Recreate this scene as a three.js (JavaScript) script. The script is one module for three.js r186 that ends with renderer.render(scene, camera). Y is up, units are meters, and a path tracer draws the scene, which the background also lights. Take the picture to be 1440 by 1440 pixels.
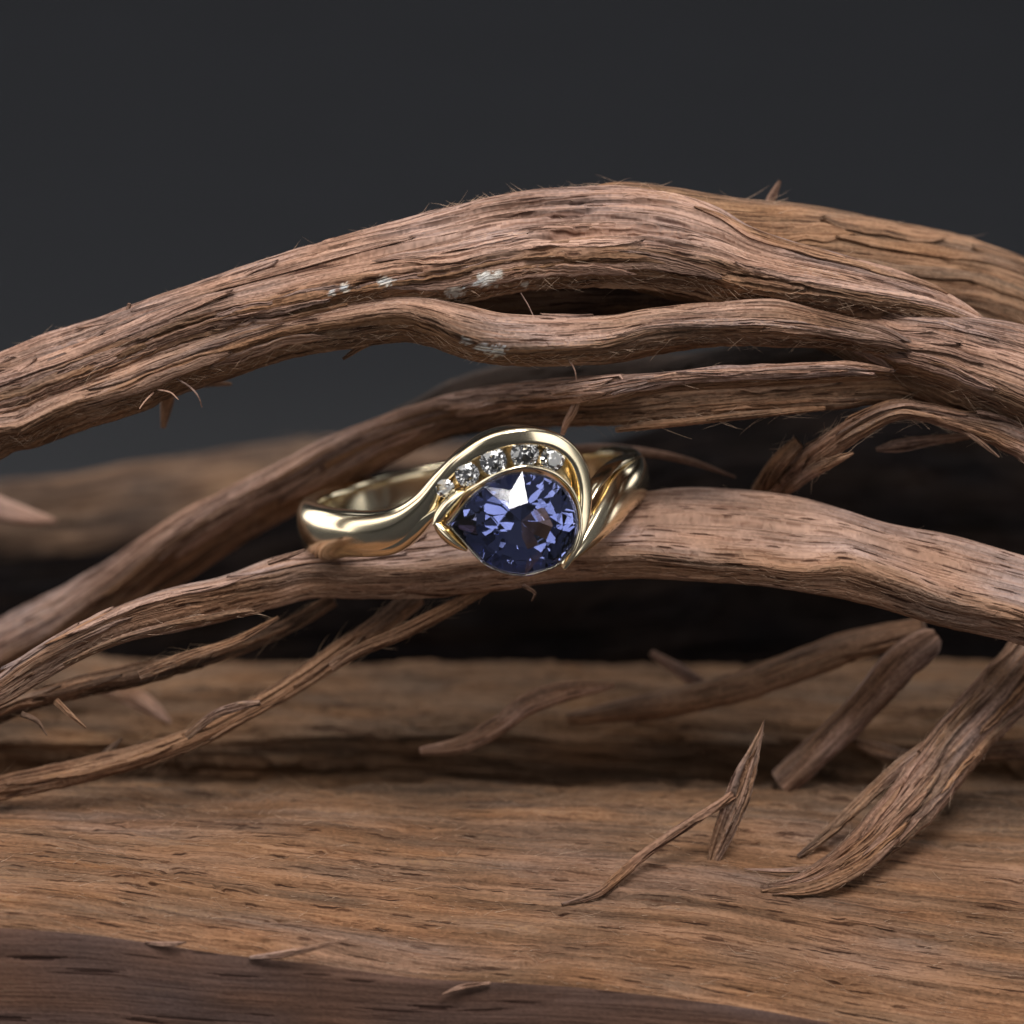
import * as THREE from 'three';
import { mergeGeometries } from 'three/addons/utils/BufferGeometryUtils.js';

// ---------------------------------------------------------------- camera, light, exposure
const MM = 0.001, PX = 0.042;                       // one photo pixel is 0.042 mm at the gem
const DIST = 220, PITCH = THREE.MathUtils.degToRad(14), HEIGHT = 46;   // mm
const scene = new THREE.Scene();
scene.background = new THREE.Color(0.085, 0.085, 0.09);
const camera = new THREE.PerspectiveCamera(2 * THREE.MathUtils.radToDeg(Math.atan(720 * PX / DIST)), 1, 0.02, 5);
camera.position.set(0, (HEIGHT + DIST * Math.sin(PITCH)) * MM, DIST * Math.cos(PITCH) * MM);
camera.lookAt(0, HEIGHT * MM, 0);
camera.updateMatrixWorld(true);
camera.focus = (DIST + 0.8) * MM;
camera.userData.fStop = camera.getFocalLength() / 5.1;

const renderer = new THREE.WebGLRenderer({ antialias: true });
renderer.setSize(1024, 1024);
renderer.toneMapping = THREE.LinearToneMapping;
renderer.toneMappingExposure = 1.0;
renderer.shadowMap.enabled = true;

const KEY = { elev: 52, azim: -74, dist: 0.27, w: 0.40, h: 0.30, I: 1.5, color: [1, 0.975, 0.94] };
const SPOT = { elev: 61, azim: 24, dist: 0.3, w: 0.115, h: 0.115, I: 19, color: [1, 0.97, 0.935] };
const LEFT = { elev: 9, azim: -116, dist: 0.29, w: 0.32, h: 0.17, I: 1.25, color: [1, 0.975, 0.93] };
const RIGHT = { elev: 17, azim: 116, dist: 0.28, w: 0.22, h: 0.18, I: 1.3, color: [1, 0.985, 0.96] };
const FRONT = { elev: 7, azim: 53, dist: 0.27, w: 0.14, h: 0.13, I: 0.9, color: [1, 0.98, 0.95] };  // added fill that brightens the gold rails and the gem facets
const NEAR = { elev: 5, azim: -24, dist: 0.29, w: 0.13, h: 0.11, I: 0.9, color: [1, 0.98, 0.95] };  // added fill for more sparkle in the gem and front rails
const FILL = { elev: 58, azim: 176, dist: 0.36, w: 0.44, h: 0.28, I: 0.75, color: [0.97, 0.98, 1] };  // added fill for the upper gold rim and the tops of the wood

// ---------------------------------------------------------------- helpers
const V3 = (x, y, z) => new THREE.Vector3(x, y, z);
const camX = V3(), camY = V3(), camZ = V3();
camera.matrixWorld.extractBasis(camX, camY, camZ);
const eye = camera.position.clone();
// a point of the place that stands d millimetres behind the plane of the gem, along the line of sight of a photo pixel
function at(px, py, d) {
  const k = (DIST + d) * MM, s = PX / DIST;
  return eye.clone().addScaledVector(camX, (px - 720) * s * k).addScaledVector(camY, -(py - 720) * s * k).addScaledVector(camZ, -k);
}
function rng(seed) {
  let a = seed >>> 0;
  return () => { a = (a + 0x6d2b79f5) | 0; let t = Math.imul(a ^ (a >>> 15), 1 | a); t = (t + Math.imul(t ^ (t >>> 7), 61 | t)) ^ t; return ((t ^ (t >>> 14)) >>> 0) / 4294967296; };
}
const hash = (x, y, s) => { let h = Math.imul(x, 374761393) ^ Math.imul(y, 668265263) ^ Math.imul(s, 1274126177); h = Math.imul(h ^ (h >>> 13), 1274126177); return ((h ^ (h >>> 16)) >>> 0) / 4294967296; };
// gradient-like value noise in -1..1
function noise(x, y, s = 0) {
  const ix = Math.floor(x), iy = Math.floor(y), fx = x - ix, fy = y - iy;
  const u = fx * fx * fx * (fx * (fx * 6 - 15) + 10), v = fy * fy * fy * (fy * (fy * 6 - 15) + 10);
  const g = (a, b, dx, dy) => { const t = hash(ix + a, iy + b, s) * 6.2831853; return Math.cos(t) * dx + Math.sin(t) * dy; };
  const a = g(0, 0, fx, fy), b = g(1, 0, fx - 1, fy), c = g(0, 1, fx, fy - 1), d = g(1, 1, fx - 1, fy - 1);
  return 1.45 * (a + (b - a) * u + (c - a + (a - b - c + d) * u) * v);
}
const sstep = (a, b, x) => { const t = Math.min(1, Math.max(0, (x - a) / (b - a))); return t * t * (3 - 2 * t); };
const mixc = (a, b, t) => [a[0] + (b[0] - a[0]) * t, a[1] + (b[1] - a[1]) * t, a[2] + (b[2] - a[2]) * t];
// smooth interpolation of rows [x, a, b, ...] at x
function rows(table) {
  const n = table.length, m = table[0].length;
  const slope = (i, c) => {
    const lo = Math.max(0, i - 1), hi = Math.min(n - 1, i + 1);
    return (table[hi][c] - table[lo][c]) / (table[hi][0] - table[lo][0]);
  };
  return (x) => {
    let i = 0;
    while (i < n - 2 && x > table[i + 1][0]) i++;
    const h = table[i + 1][0] - table[i][0], t = Math.min(1, Math.max(0, (x - table[i][0]) / h)), r = [x];
    const t2 = t * t, t3 = t2 * t;
    for (let c = 1; c < m; c++) r.push((2 * t3 - 3 * t2 + 1) * table[i][c] + (t3 - 2 * t2 + t) * h * slope(i, c) + (-2 * t3 + 3 * t2) * table[i + 1][c] + (t3 - t2) * h * slope(i + 1, c));
    return r;
  };
}
const used = {};
function numbered(name) { const k = used[name] = (used[name] ?? -1) + 1; return k ? name + '_' + String(k).padStart(3, '0') : name; }
function thing(name, label, category, position, group) {
  const g = new THREE.Group();
  g.name = numbered(name); g.position.copy(position); g.userData = { label, category };
  if (group) g.userData.group = group;
  scene.add(g); g.updateMatrixWorld(true);
  return g;
}
// the geometry comes in world coordinates and is moved into the axes of its thing
function part(name, geometry, material, parent, kind) {
  const m = new THREE.Mesh(geometry, material);
  let root = parent; while (root.parent && root.parent !== scene) root = root.parent;
  const p = root.position;
  if (!geometry.userData.local) { geometry.translate(-p.x, -p.y, -p.z); geometry.userData.local = true; }
  m.name = numbered(name); m.castShadow = m.receiveShadow = true;
  if (kind) m.userData.kind = kind;
  parent.add(m);
  return m;
}

// ---------------------------------------------------------------- textures
function canvasPair(w, h, mmPerPx, seed, o) {
  const r = rng(seed);
  const colour = document.createElement('canvas'), relief = document.createElement('canvas');
  colour.width = relief.width = w; colour.height = relief.height = h;
  const cc = colour.getContext('2d'), rc = relief.getContext('2d');
  const ci = cc.createImageData(w, h), ri = rc.createImageData(w, h);
  const X = w * mmPerPx, Y = h * mmPerPx;
  // noise that closes on itself at the borders
  const tile = (x, y, fx, fy, s) => {
    const nx = Math.max(1, Math.round(X / fx)), ny = Math.max(1, Math.round(Y / fy));
    const gx = x / X * nx, gy = y / Y * ny, ix = Math.floor(gx), iy = Math.floor(gy), dx = gx - ix, dy = gy - iy;
    const u = dx * dx * (3 - 2 * dx), v = dy * dy * (3 - 2 * dy), q = (a, b) => hash((ix + a) % nx, (iy + b) % ny, s) * 2 - 1;
    const a = q(0, 0), b = q(1, 0), c = q(0, 1), d = q(1, 1);
    return a + (b - a) * u + (c - a + (a - b - c + d) * u) * v;
  };
  for (let y = 0; y < h; y++) for (let x = 0; x < w; x++) {
    const mx = x * mmPerPx, my = y * mmPerPx, i = (y * w + x) * 4;
    const wob = 0.3 * tile(mx, my, 12, 4, 1);
    const yy = ((my + wob) % Y + Y) % Y;
    const a = tile(mx, yy, 16, 0.7, 2), b = tile(mx, yy, 10, 0.24, 3), c = tile(mx, yy, 5, 0.1, 4), d = tile(mx, my, 0.16, 0.1, 5), e = tile(mx, my, 3, 2.2, 6);
    const tone = o.base + o.k * (0.09 * a + 0.1 * b + 0.1 * c + 0.08 * d + 0.07 * e);
    const warm = 0.05 * tile(mx, my, 5, 1.1, 7);
    ci.data[i] = 255 * Math.min(1, tone * (1 + warm)); ci.data[i + 1] = 255 * Math.min(1, tone); ci.data[i + 2] = 255 * Math.min(1, tone * (1 - warm * 1.3)); ci.data[i + 3] = 255;
    const z = 0.52 + 0.14 * a + 0.16 * b + 0.14 * c + 0.1 * d;
    ri.data[i] = ri.data[i + 1] = ri.data[i + 2] = 255 * Math.min(1, Math.max(0, z)); ri.data[i + 3] = 255;
  }
  cc.putImageData(ci, 0, 0); rc.putImageData(ri, 0, 0);
  const stroke = (x, y, len, width, ang, bend, cs, rs) => {
    for (const [ctx, style] of [[cc, cs], [rc, rs]]) {
      if (!style) continue;
      ctx.strokeStyle = style; ctx.lineWidth = width; ctx.lineCap = 'round';
      for (const ox of [0, -w]) {
        if (ox && x + len < w) continue;
        ctx.beginPath(); ctx.moveTo(x + ox, y);
        ctx.quadraticCurveTo(x + ox + len * 0.5 * Math.cos(ang) - bend * Math.sin(ang), y + len * 0.5 * Math.sin(ang) + bend * Math.cos(ang), x + ox + len * Math.cos(ang), y + len * Math.sin(ang));
        ctx.stroke();
      }
    }
  };
  const P = (mm) => mm / mmPerPx;
  for (let k = 0; k < o.fibres; k++) {                       // single fibres, lighter or darker than the rest
    const light = r() < 0.55, loose = r() < o.felt, al = (0.12 + 0.26 * r()) * (loose ? 0.7 : 1), ang = (r() - 0.5) * 0.07 + (loose ? (r() - 0.5) * 1.6 : 0);
    stroke(r() * w, r() * h, P(loose ? 0.12 + 0.45 * r() * r() : 0.6 + 6 * r() * r()), P(0.03 + 0.04 * r()), ang, P((r() - 0.5) * 0.25), light ? `rgba(255,244,232,${al})` : `rgba(92,66,52,${al})`, light ? `rgba(255,255,255,${al + 0.1})` : `rgba(0,0,0,${al})`);
  }
  for (let k = 0; k < o.slits; k++) {                        // slits where fibres part
    const x = r() * w, y = r() * h, len = P(o.slitLen * (0.35 + 1.2 * r() * r())), ang = (r() - 0.5) * 0.07, wd = P(o.slitWidth * (0.5 + r())), al = 0.35 + 0.45 * r();
    for (let q = 0; q < 3; q++) stroke(x + len * 0.12 * q, y + (r() - 0.5) * wd, len * (1 - 0.24 * q), wd * (0.45 + 0.3 * q), ang, 0, `rgba(46,27,20,${al * (o.slitA ?? 0.55)})`, `rgba(0,0,0,${al})`);
  }
  const make = (cv, srgb) => {
    const t = new THREE.CanvasTexture(cv);
    if (srgb) t.colorSpace = THREE.SRGBColorSpace;
    t.wrapS = t.wrapT = THREE.RepeatWrapping; t.magFilter = THREE.LinearFilter;
    t.repeat.set(1 / (X * MM), 1 / (Y * MM));                // uv are in metres
    return t;
  };
  return [make(colour, true), make(relief, false)];
}
const [barkMap, barkBump] = canvasPair(2048, 1024, 1 / 32, 11, { base: 0.86, k: 1.25, fibres: 17000, felt: 0.16, slits: 1500, slitLen: 2.6, slitWidth: 0.06 });
const [feltMap, feltBump] = canvasPair(2048, 1024, 1 / 32, 17, { base: 0.87, k: 0.75, fibres: 24000, felt: 0.55, slits: 1500, slitLen: 2.1, slitWidth: 0.05, slitA: 0.7 });
const [logMap, logBump] = canvasPair(2048, 1280, 1 / 26, 23, { base: 0.86, k: 0.95, fibres: 20000, felt: 0.2, slits: 1500, slitLen: 2.6, slitWidth: 0.07 });
const [cutMap, cutBump] = canvasPair(1024, 512, 1 / 16, 37, { base: 0.86, k: 0.7, fibres: 2600, felt: 0.02, slits: 190, slitLen: 5, slitWidth: 0.12 });

const wood = (map, bump, scale, rough = 0.92) => new THREE.MeshPhysicalMaterial({ map, bumpMap: bump, bumpScale: scale * MM, roughness: rough, vertexColors: true, specularIntensity: 0.35 });
const BARK = wood(barkMap, barkBump, 0.2), FELT = wood(feltMap, feltBump, 0.2), BARKSOFT = wood(barkMap, barkBump, 0.1), LOG = wood(logMap, logBump, 0.2), CUT = wood(cutMap, cutBump, 0.08, 0.8);
const SHADEFILL = new THREE.MeshPhysicalMaterial({ map: barkMap, bumpMap: barkBump, bumpScale: 0.1 * MM, roughness: 1, vertexColors: true, specularIntensity: 0.02 });  // near-black, sheenless: stands for deep shade on the filler log
const FIBRE = new THREE.MeshStandardMaterial({ color: new THREE.Color(0.42, 0.285, 0.2), roughness: 0.9 });
const FIBREDARK = new THREE.MeshStandardMaterial({ color: new THREE.Color(0.24, 0.15, 0.09), roughness: 0.9 });

const PINK = [0.405, 0.257, 0.200], ROSE = [0.335, 0.202, 0.152], OCHRE = [0.29, 0.163, 0.098], BROWN = [0.25, 0.142, 0.09], UMBER = [0.13, 0.08, 0.055];

// ---------------------------------------------------------------- fibrous strips of wood
// frames -> a closed skin round a section, with fibres, grooves, cracks and loose layers raised on it
function skin(frames, o) {
  const nr = o.nr ?? 88, N = frames.length, nrm = (o.square ?? 3), seed = o.seed;
  const pos = new Float32Array(N * (nr + 1) * 3), uv = new Float32Array(N * (nr + 1) * 2), col = new Float32Array(N * (nr + 1) * 3), idx = [];
  let s = 0;
  let hvm = 0, thm = 0;
  for (const f of frames) { hvm += f.hv / N; thm += f.th / N; }
  const sup = (a) => [Math.sign(Math.cos(a)) * Math.pow(Math.abs(Math.cos(a)), 2 / nrm), Math.sign(Math.sin(a)) * Math.pow(Math.abs(Math.sin(a)), 2 / nrm)];
  const cum = [0], DN = 1440;
  for (let k = 1; k <= DN; k++) { const A = sup((k - 1) / DN * 2 * Math.PI), B = sup(k / DN * 2 * Math.PI); cum.push(cum[k - 1] + Math.hypot((A[0] - B[0]) * thm, (A[1] - B[1]) * hvm)); }
  const per = cum[DN] / MM, angles = [];                     // mm round the section; angles an equal way apart
  for (let j = 0, k = 0; j <= nr; j++) { while (k < DN - 1 && cum[k + 1] < cum[DN] * j / nr) k++; angles.push((k + (cum[DN] * j / nr - cum[k]) / Math.max(1e-12, cum[k + 1] - cum[k])) / DN * 2 * Math.PI); }
  const rough = o.rough ?? 1, tmp = V3(), dir = V3();
  for (let i = 0; i < N; i++) {
    const f = frames[i];
    if (i) s += f.C.distanceTo(frames[i - 1].C) / MM;
    const size = Math.min(1, Math.min(f.hv, f.th * 1.6) / MM / 1.1);
    const eT = rough * size * (0.16 * noise(s / 5, 3.1, seed) + 0.05 * noise(s / 1.6, 8.1, seed)), eB = rough * size * (0.16 * noise(s / 4.4, 5.7, seed) + 0.08 * noise(s / 1.3, 1.3, seed) + 0.06 * noise(s / 0.5, 6.3, seed));
    for (let j = 0; j <= nr; j++) {
      const a = angles[j], ca = Math.cos(a), sa = Math.sin(a);      // a = 0 behind, then over the top to the front
      const w = Math.sign(ca) * Math.pow(Math.abs(ca), 2 / nrm), v = Math.sign(sa) * Math.pow(Math.abs(sa), 2 / nrm);
      const q = j / nr * per + (o.q0 ?? 0), seam = sstep(0, 0.06, Math.min(j, nr - j) / nr);
      const qw = q + 0.4 * noise(s / 12, q / 3, seed + 1) + 0.05 * noise(s / 4, q / 0.9, seed + 9);
      const ridge = 1 - Math.abs(noise(s / 26, qw / 0.8, seed + 2)) * 2, fine = noise(s / 13, qw / 0.3, seed + 3), thread = noise(s / 8, qw / 0.14, seed + 4);
      const lay = sstep(0.02, 0.12, noise(s / 18, qw / 1.5, seed + 5)) * 0.14, broad = noise(s / 14, q / 4, seed + 6);
      const cn = Math.abs(noise(s / 18, qw / 0.95, seed + 7)), cm = sstep(0.0, 0.3, noise(s / 9, q / 2.2, seed + 8));
      const crack = (1 - sstep(0, 0.09, cn)) * cm;
      let h = rough * size * (0.07 * ridge + 0.07 * fine + 0.045 * thread + lay + 0.12 * broad - (o.crack ?? 0.34) * crack);
      h *= seam;
      if (o.flat) h *= o.flat;
      const k = (v > 0 ? eT : eB) * MM / f.hv;
      tmp.copy(f.C).addScaledVector(f.V, v * (1 + k)).addScaledVector(f.W, w * f.th);
      dir.copy(f.Vn).multiplyScalar(Math.sign(v) * Math.pow(Math.abs(v), nrm - 1) / f.hv).addScaledVector(f.W, Math.sign(w) * Math.pow(Math.abs(w), nrm - 1) / f.th).normalize();
      if (o.cuts && w < 0) {                                 // long open splits, given by where they run
        const pv = tmp.clone().project(camera), X = (pv.x + 1) * 720, Y = (1 - pv.y) * 720;
        for (const [wd, depth, ...line] of o.cuts) {
          if (X < line[0][0] || X > line[line.length - 1][0]) continue;
          let m = 0; while (m < line.length - 2 && X > line[m + 1][0]) m++;
          const t = (X - line[m][0]) / (line[m + 1][0] - line[m][0]), y = line[m][1] + (line[m + 1][1] - line[m][1]) * t + 2.5 * noise(X / 22, wd, seed + 30), all = (X - line[0][0]) / (line[line.length - 1][0] - line[0][0]);
          h -= depth * (1 - sstep(0, wd * (0.4 + 0.6 * Math.sin(Math.PI * all)), Math.abs(Y - y))) * Math.min(1, 6 * all, 6 * (1 - all));
        }
      }
      tmp.addScaledVector(dir, h * MM);
      if (o.ragged) {                                        // a torn end: the fibres stop at different lengths
        const e0 = i / (N - 1), g = (noise(2.1, q / 0.5, seed + 12) + 0.6 * noise(7.7, q / 0.17, seed + 13)) * o.ragged * MM;
        tmp.addScaledVector(f.T, g * (o.raggedStart ? sstep(0.12, 0, e0) : 0) + g * (o.raggedEnd ? sstep(0.88, 1, e0) : 0));
      }
      const p = (i * (nr + 1) + j);
      pos[p * 3] = tmp.x; pos[p * 3 + 1] = tmp.y; pos[p * 3 + 2] = tmp.z;
      uv[p * 2] = (s + (o.s0 ?? seed * 7.3)) * MM; uv[p * 2 + 1] = (q + seed * 3.7) * MM;
      // weathered outside, fresher brown wood on the inner side; the back log has painted shade there
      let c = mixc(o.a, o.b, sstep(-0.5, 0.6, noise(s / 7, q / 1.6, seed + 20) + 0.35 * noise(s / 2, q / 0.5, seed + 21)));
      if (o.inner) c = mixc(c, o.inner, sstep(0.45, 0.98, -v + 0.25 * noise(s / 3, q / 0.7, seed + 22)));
      const t = 1 + 0.16 * noise(s / 5, q / 0.45, seed + 23) + 0.1 * noise(s / 1.4, q / 0.2, seed + 24);
      c = c.map((x) => x * t);
      if (o.stain) c = o.stain(c, tmp, s, q);
      col[p * 3] = c[0]; col[p * 3 + 1] = c[1]; col[p * 3 + 2] = c[2];
      if (i && j) { const A = p, B = p - 1, C = p - nr - 1, D = p - nr - 2; idx.push(A, C, B, B, C, D); }
    }
  }
  for (const [i, flip] of [[0, 0], [N - 1, 1]]) for (let j = 1; j < nr - 1; j++) { const b = i * (nr + 1); flip ? idx.push(b, b + j, b + j + 1) : idx.push(b, b + j + 1, b + j); }
  const g = new THREE.BufferGeometry();
  g.setAttribute('position', new THREE.BufferAttribute(pos, 3));
  g.setAttribute('uv', new THREE.BufferAttribute(uv, 2));
  g.setAttribute('color', new THREE.BufferAttribute(col, 3));
  g.setIndex(idx);
  g.computeVertexNormals();
  g.userData.grid = [N, nr + 1]; g.userData.colours = [o.a, o.b];
  // is the skin inside out?
  const n = g.attributes.normal, mid = Math.floor(N / 2) * (nr + 1) + Math.floor(nr / 2);
  if (V3().fromBufferAttribute(n, mid).dot(frames[Math.floor(N / 2)].W) > 0) { for (let k = 0; k < idx.length; k += 3) { const t = idx[k]; idx[k] = idx[k + 1]; idx[k + 1] = t; } g.setIndex(idx); g.computeVertexNormals(); }
  return g;
}
function finish(fr) {
  for (let i = 0; i < fr.length; i++) {
    const f = fr[i];
    f.T = fr[Math.min(fr.length - 1, i + 1)].C.clone().sub(fr[Math.max(0, i - 1)].C).normalize();
    f.hv = Math.max(f.V.length(), 1e-6); f.Vn = f.V.clone().normalize();
    f.W = f.T.clone().cross(f.Vn).normalize();
    if (f.W.dot(f.C.clone().sub(eye)) < 0) f.W.negate();
    if (f.lean) f.W.addScaledVector(f.Vn, f.lean).normalize();
  }
  return fr;
}
// columns [x, y of the top edge, y of the bottom edge, depth of the top edge, depth of the bottom edge, half thickness in mm]
function strip(cols, o) {
  const at_ = rows(cols), x0 = cols[0][0], x1 = cols[cols.length - 1][0], N = Math.ceil((x1 - x0) / (o.step ?? 2.6)), fr = [];
  for (let i = 0; i <= N; i++) {
    const [x, yt, yb, dt, db, th] = at_(x0 + (x1 - x0) * i / N), T = at(x, yt, dt), B = at(x, yb, db);
    fr.push({ C: T.clone().add(B).multiplyScalar(0.5), V: T.sub(B).multiplyScalar(0.5), th: Math.max(0.02, th) * MM });
  }
  finish(fr);
  // a leaning section is taller than its face: shorten the face so that the outline keeps to the given edges
  const c = o.hold ?? ((o.square ?? 3) > 4 ? 0.8 : 0.55);
  for (const f of fr) { const vy = Math.abs(f.V.dot(camY)), wy = Math.abs(f.W.dot(camY)) * f.th; f.V.multiplyScalar(Math.max(0.3, (vy - c * wy) / vy)); f.hv = f.V.length(); }
  return skin(fr, o);
}
// a path [x, y, half width in pixels, depth, half thickness in mm]
function stick(path, o) {
  let L = 0;
  const tab = path.map((p, i) => { if (i) L += Math.hypot(p[0] - path[i - 1][0], p[1] - path[i - 1][1]); return [L, ...p]; });
  const f = rows(tab), N = Math.max(12, Math.ceil(L / (o.step ?? 2.4))), fr = [];
  for (let i = 0; i <= N; i++) {
    const l = L * i / N, [, x, y, w, d, th] = f(l), a = f(Math.max(0, l - 2)), b = f(Math.min(L, l + 2));
    let tx = b[1] - a[1], ty = b[2] - a[2]; const m = Math.hypot(tx, ty) || 1; tx /= m; ty /= m;
    const hw = Math.max(0.5, w), s = tx < 0 ? -1 : 1;
    const P = at(x + ty * hw * s, y - tx * hw * s, d), Q = at(x - ty * hw * s, y + tx * hw * s, d);
    fr.push({ C: P.clone().add(Q).multiplyScalar(0.5), V: P.sub(Q).multiplyScalar(0.5), th: Math.max(0.02, th) * MM });
  }
  return skin(finish(fr), { nr: 40, ...o });
}
// flat shreds that lie on a skin and lift at their ends
function shreds(g, o) {
  const r = rng(o.seed), P = g.attributes.position.array, [N, M] = g.userData.grid, out = [], [ca, cb] = g.userData.colours;
  const at_ = (i, u) => { const x = Math.min(N - 1.001, Math.max(0, i)), y = Math.min(M - 1.001, Math.max(0, u * (M - 1))), i0 = Math.floor(x), j0 = Math.floor(y), fx = x - i0, fy = y - j0, v = V3();
    for (const [di, dj, w] of [[0, 0, (1 - fx) * (1 - fy)], [1, 0, fx * (1 - fy)], [0, 1, (1 - fx) * fy], [1, 1, fx * fy]]) { const k = ((i0 + di) * M + j0 + dj) * 3; v.x += w * P[k]; v.y += w * P[k + 1]; v.z += w * P[k + 2]; } return v; };
  const per = (i) => { let l = 0; for (let k = 0; k < 24; k++) l += at_(i, k / 24).distanceTo(at_(i, (k + 1) / 24)); return l / MM; };
  for (let k = 0; k < o.count; k++) {
    const mid = N * (o.span ? o.span[0] + (o.span[1] - o.span[0]) * r() : 0.02 + 0.96 * r()), mm = at_(mid, 0.5).distanceTo(at_(Math.min(N - 2, mid + 4), 0.5)) / 4 / MM;
    const len = o.len[0] + (o.len[1] - o.len[0]) * r() * r(), half = len / 2 / Math.max(0.02, mm), i0 = Math.max(1, mid - half), i1 = Math.min(N - 2, mid + half);
    if (i1 - i0 < 12) continue;
    const u0 = o.u[0] + (o.u[1] - o.u[0]) * r(), hw = (o.w[0] + (o.w[1] - o.w[0]) * r() * r()) / 2, drift = (r() - 0.5) * 0.06, th = (o.th ?? 0.16) * (0.6 + 0.8 * r()), l0 = o.lift * r() * r(), l1 = o.lift * r() * r(), n = Math.max(24, Math.round((i1 - i0) * 0.8)), fr = [], sd = o.seed * 10 + k;
    for (let q = 0; q <= n; q++) {
      const t = q / n, i = i0 + (i1 - i0) * t, pm = per(mid), u = u0 + drift * (t - 0.5) + 0.008 * noise(t * 4, 1.5, sd), du = Math.max(0.012, hw / pm);
      const C = at_(i, u), A = at_(i, u - du * 1.6), B = at_(i, u + du * 1.6), T = at_(i + 4, u).sub(at_(i - 4, u)), nrm = T.cross(B.clone().sub(A)).normalize();
      if (nrm.dot(C.clone().sub(eye)) > 0) nrm.negate();
      const e0 = Math.max(0, 1 - t / 0.25), e1 = Math.max(0, 1 - (1 - t) / 0.25), w = hw * (1 - 0.7 * e0 * e0 - 0.7 * e1 * e1) * (1 + 0.25 * noise(t * 7, 4.2, sd));
      C.lerp(A.clone().add(B).multiplyScalar(0.5), 0.5).addScaledVector(nrm, (th * 0.6 + l0 * e0 * e0 + l1 * e1 * e1 + 0.05 * noise(t * 5, 9.1, sd)) * MM);
      fr.push({ C, V: A.sub(B).normalize().multiplyScalar(Math.max(0.03, w) * MM), th: th * 0.5 * MM });
    }
    const tone = 0.86 + 0.3 * r(), mixed = mixc(ca, cb, r());
    out.push(skin(finish(fr), { seed: sd, nr: 22, square: 3.5, a: mixed.map((x) => x * tone), b: (r() < 0.3 ? OCHRE : mixed).map((x) => x * tone), rough: 0.55, ragged: 0.5, raggedStart: true, raggedEnd: true, stain: o.stain }));
  }
  return out;
}
// loose hairs and shreds that stand off a skin
function hairs(g, o) {
  const r = rng(o.seed), P = g.attributes.position, Nn = g.attributes.normal, [N, M] = g.userData.grid, pos = [], idx = [];
  const p = V3(), n = V3(), t = V3(), u = V3(), w = V3(), q = V3();
  for (let k = 0; k < o.count; k++) {
    const i = 2 + Math.floor(r() * (N - 5)); let f = r();
    // mostly near the upper and the lower edge of the section (a quarter and three quarters of the way round)
    f = r() < (o.edge ?? 0.88) ? (r() < (o.top ?? 0.6) ? 0.26 : 0.74) + (r() - 0.5) * 0.14 : 0.25 + 0.5 * f;
    if (o.range) f = o.range[0] + r() * (o.range[1] - o.range[0]);
    const j = Math.floor(f * (M - 1)), a = i * M + j;
    p.fromBufferAttribute(P, a); n.fromBufferAttribute(Nn, a);
    t.fromBufferAttribute(P, a + M).sub(q.fromBufferAttribute(P, a - M)).normalize();
    if (r() < 0.5) t.negate();
    const len = (o.len ?? 1.3) * (0.25 + r() * r() * 1.6) * MM, rad = (o.rad ?? 0.016) * (0.6 + 0.9 * r()) * MM, lift = (o.lift ?? 0.12) + 0.8 * r() * r(), seg = 6;
    w.set(r() - 0.5, r() - 0.5, r() - 0.5).multiplyScalar(1.2);
    const curl = (r() - 0.4) * 1.2;
    const b0 = pos.length / 3;
    let d = t.clone().addScaledVector(n, lift).addScaledVector(w, 0.16).normalize();
    p.addScaledVector(n, -0.02 * MM);
    u.crossVectors(d, n).normalize(); const x = V3().crossVectors(d, u);
    for (let s = 0; s <= seg; s++) {
      const rr = rad * (1 - 0.85 * s / seg);
      for (let c = 0; c < 3; c++) { const al = c * 2.0944; pos.push(p.x + (u.x * Math.cos(al) + x.x * Math.sin(al)) * rr, p.y + (u.y * Math.cos(al) + x.y * Math.sin(al)) * rr, p.z + (u.z * Math.cos(al) + x.z * Math.sin(al)) * rr); }
      if (s) for (let c = 0; c < 3; c++) { const A = b0 + (s - 1) * 3 + c, B = b0 + (s - 1) * 3 + (c + 1) % 3; idx.push(A, B, A + 3, B, B + 3, A + 3); }
      p.addScaledVector(d, len / seg);
      d.addScaledVector(n, -curl / seg).addScaledVector(w, 0.3 / seg).normalize();
    }
  }
  const h = new THREE.BufferGeometry();
  h.setAttribute('position', new THREE.BufferAttribute(new Float32Array(pos), 3));
  h.setIndex(idx); h.computeVertexNormals();
  return h;
}
function centreOf(g) { g.computeBoundingBox(); const b = g.boundingBox; return V3((b.min.x + b.max.x) / 2, b.min.y, (b.min.z + b.max.z) / 2); }
// a strip as a thing: its first layer gives the place, every further layer is a part
function woodThing(name, label, category, layers, group) {
  const first = layers[0].g, t = thing(name, label, category, centreOf(first), group);
  for (const l of layers) {
    const fuzz = l.hair ? hairs(l.g, l.hair) : null, loose = l.shreds ? shreds(l.g, l.shreds) : [];
    const m = part(l.name, l.g, l.mat ?? BARK, t);
    if (l.label) m.userData.label = l.label;
    for (const g of loose) part('shred', g, l.mat ?? BARK, m);
    if (fuzz) part('fibres', fuzz, l.dark ? FIBREDARK : FIBRE, m, 'stuff');
  }
  return t;
}

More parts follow.
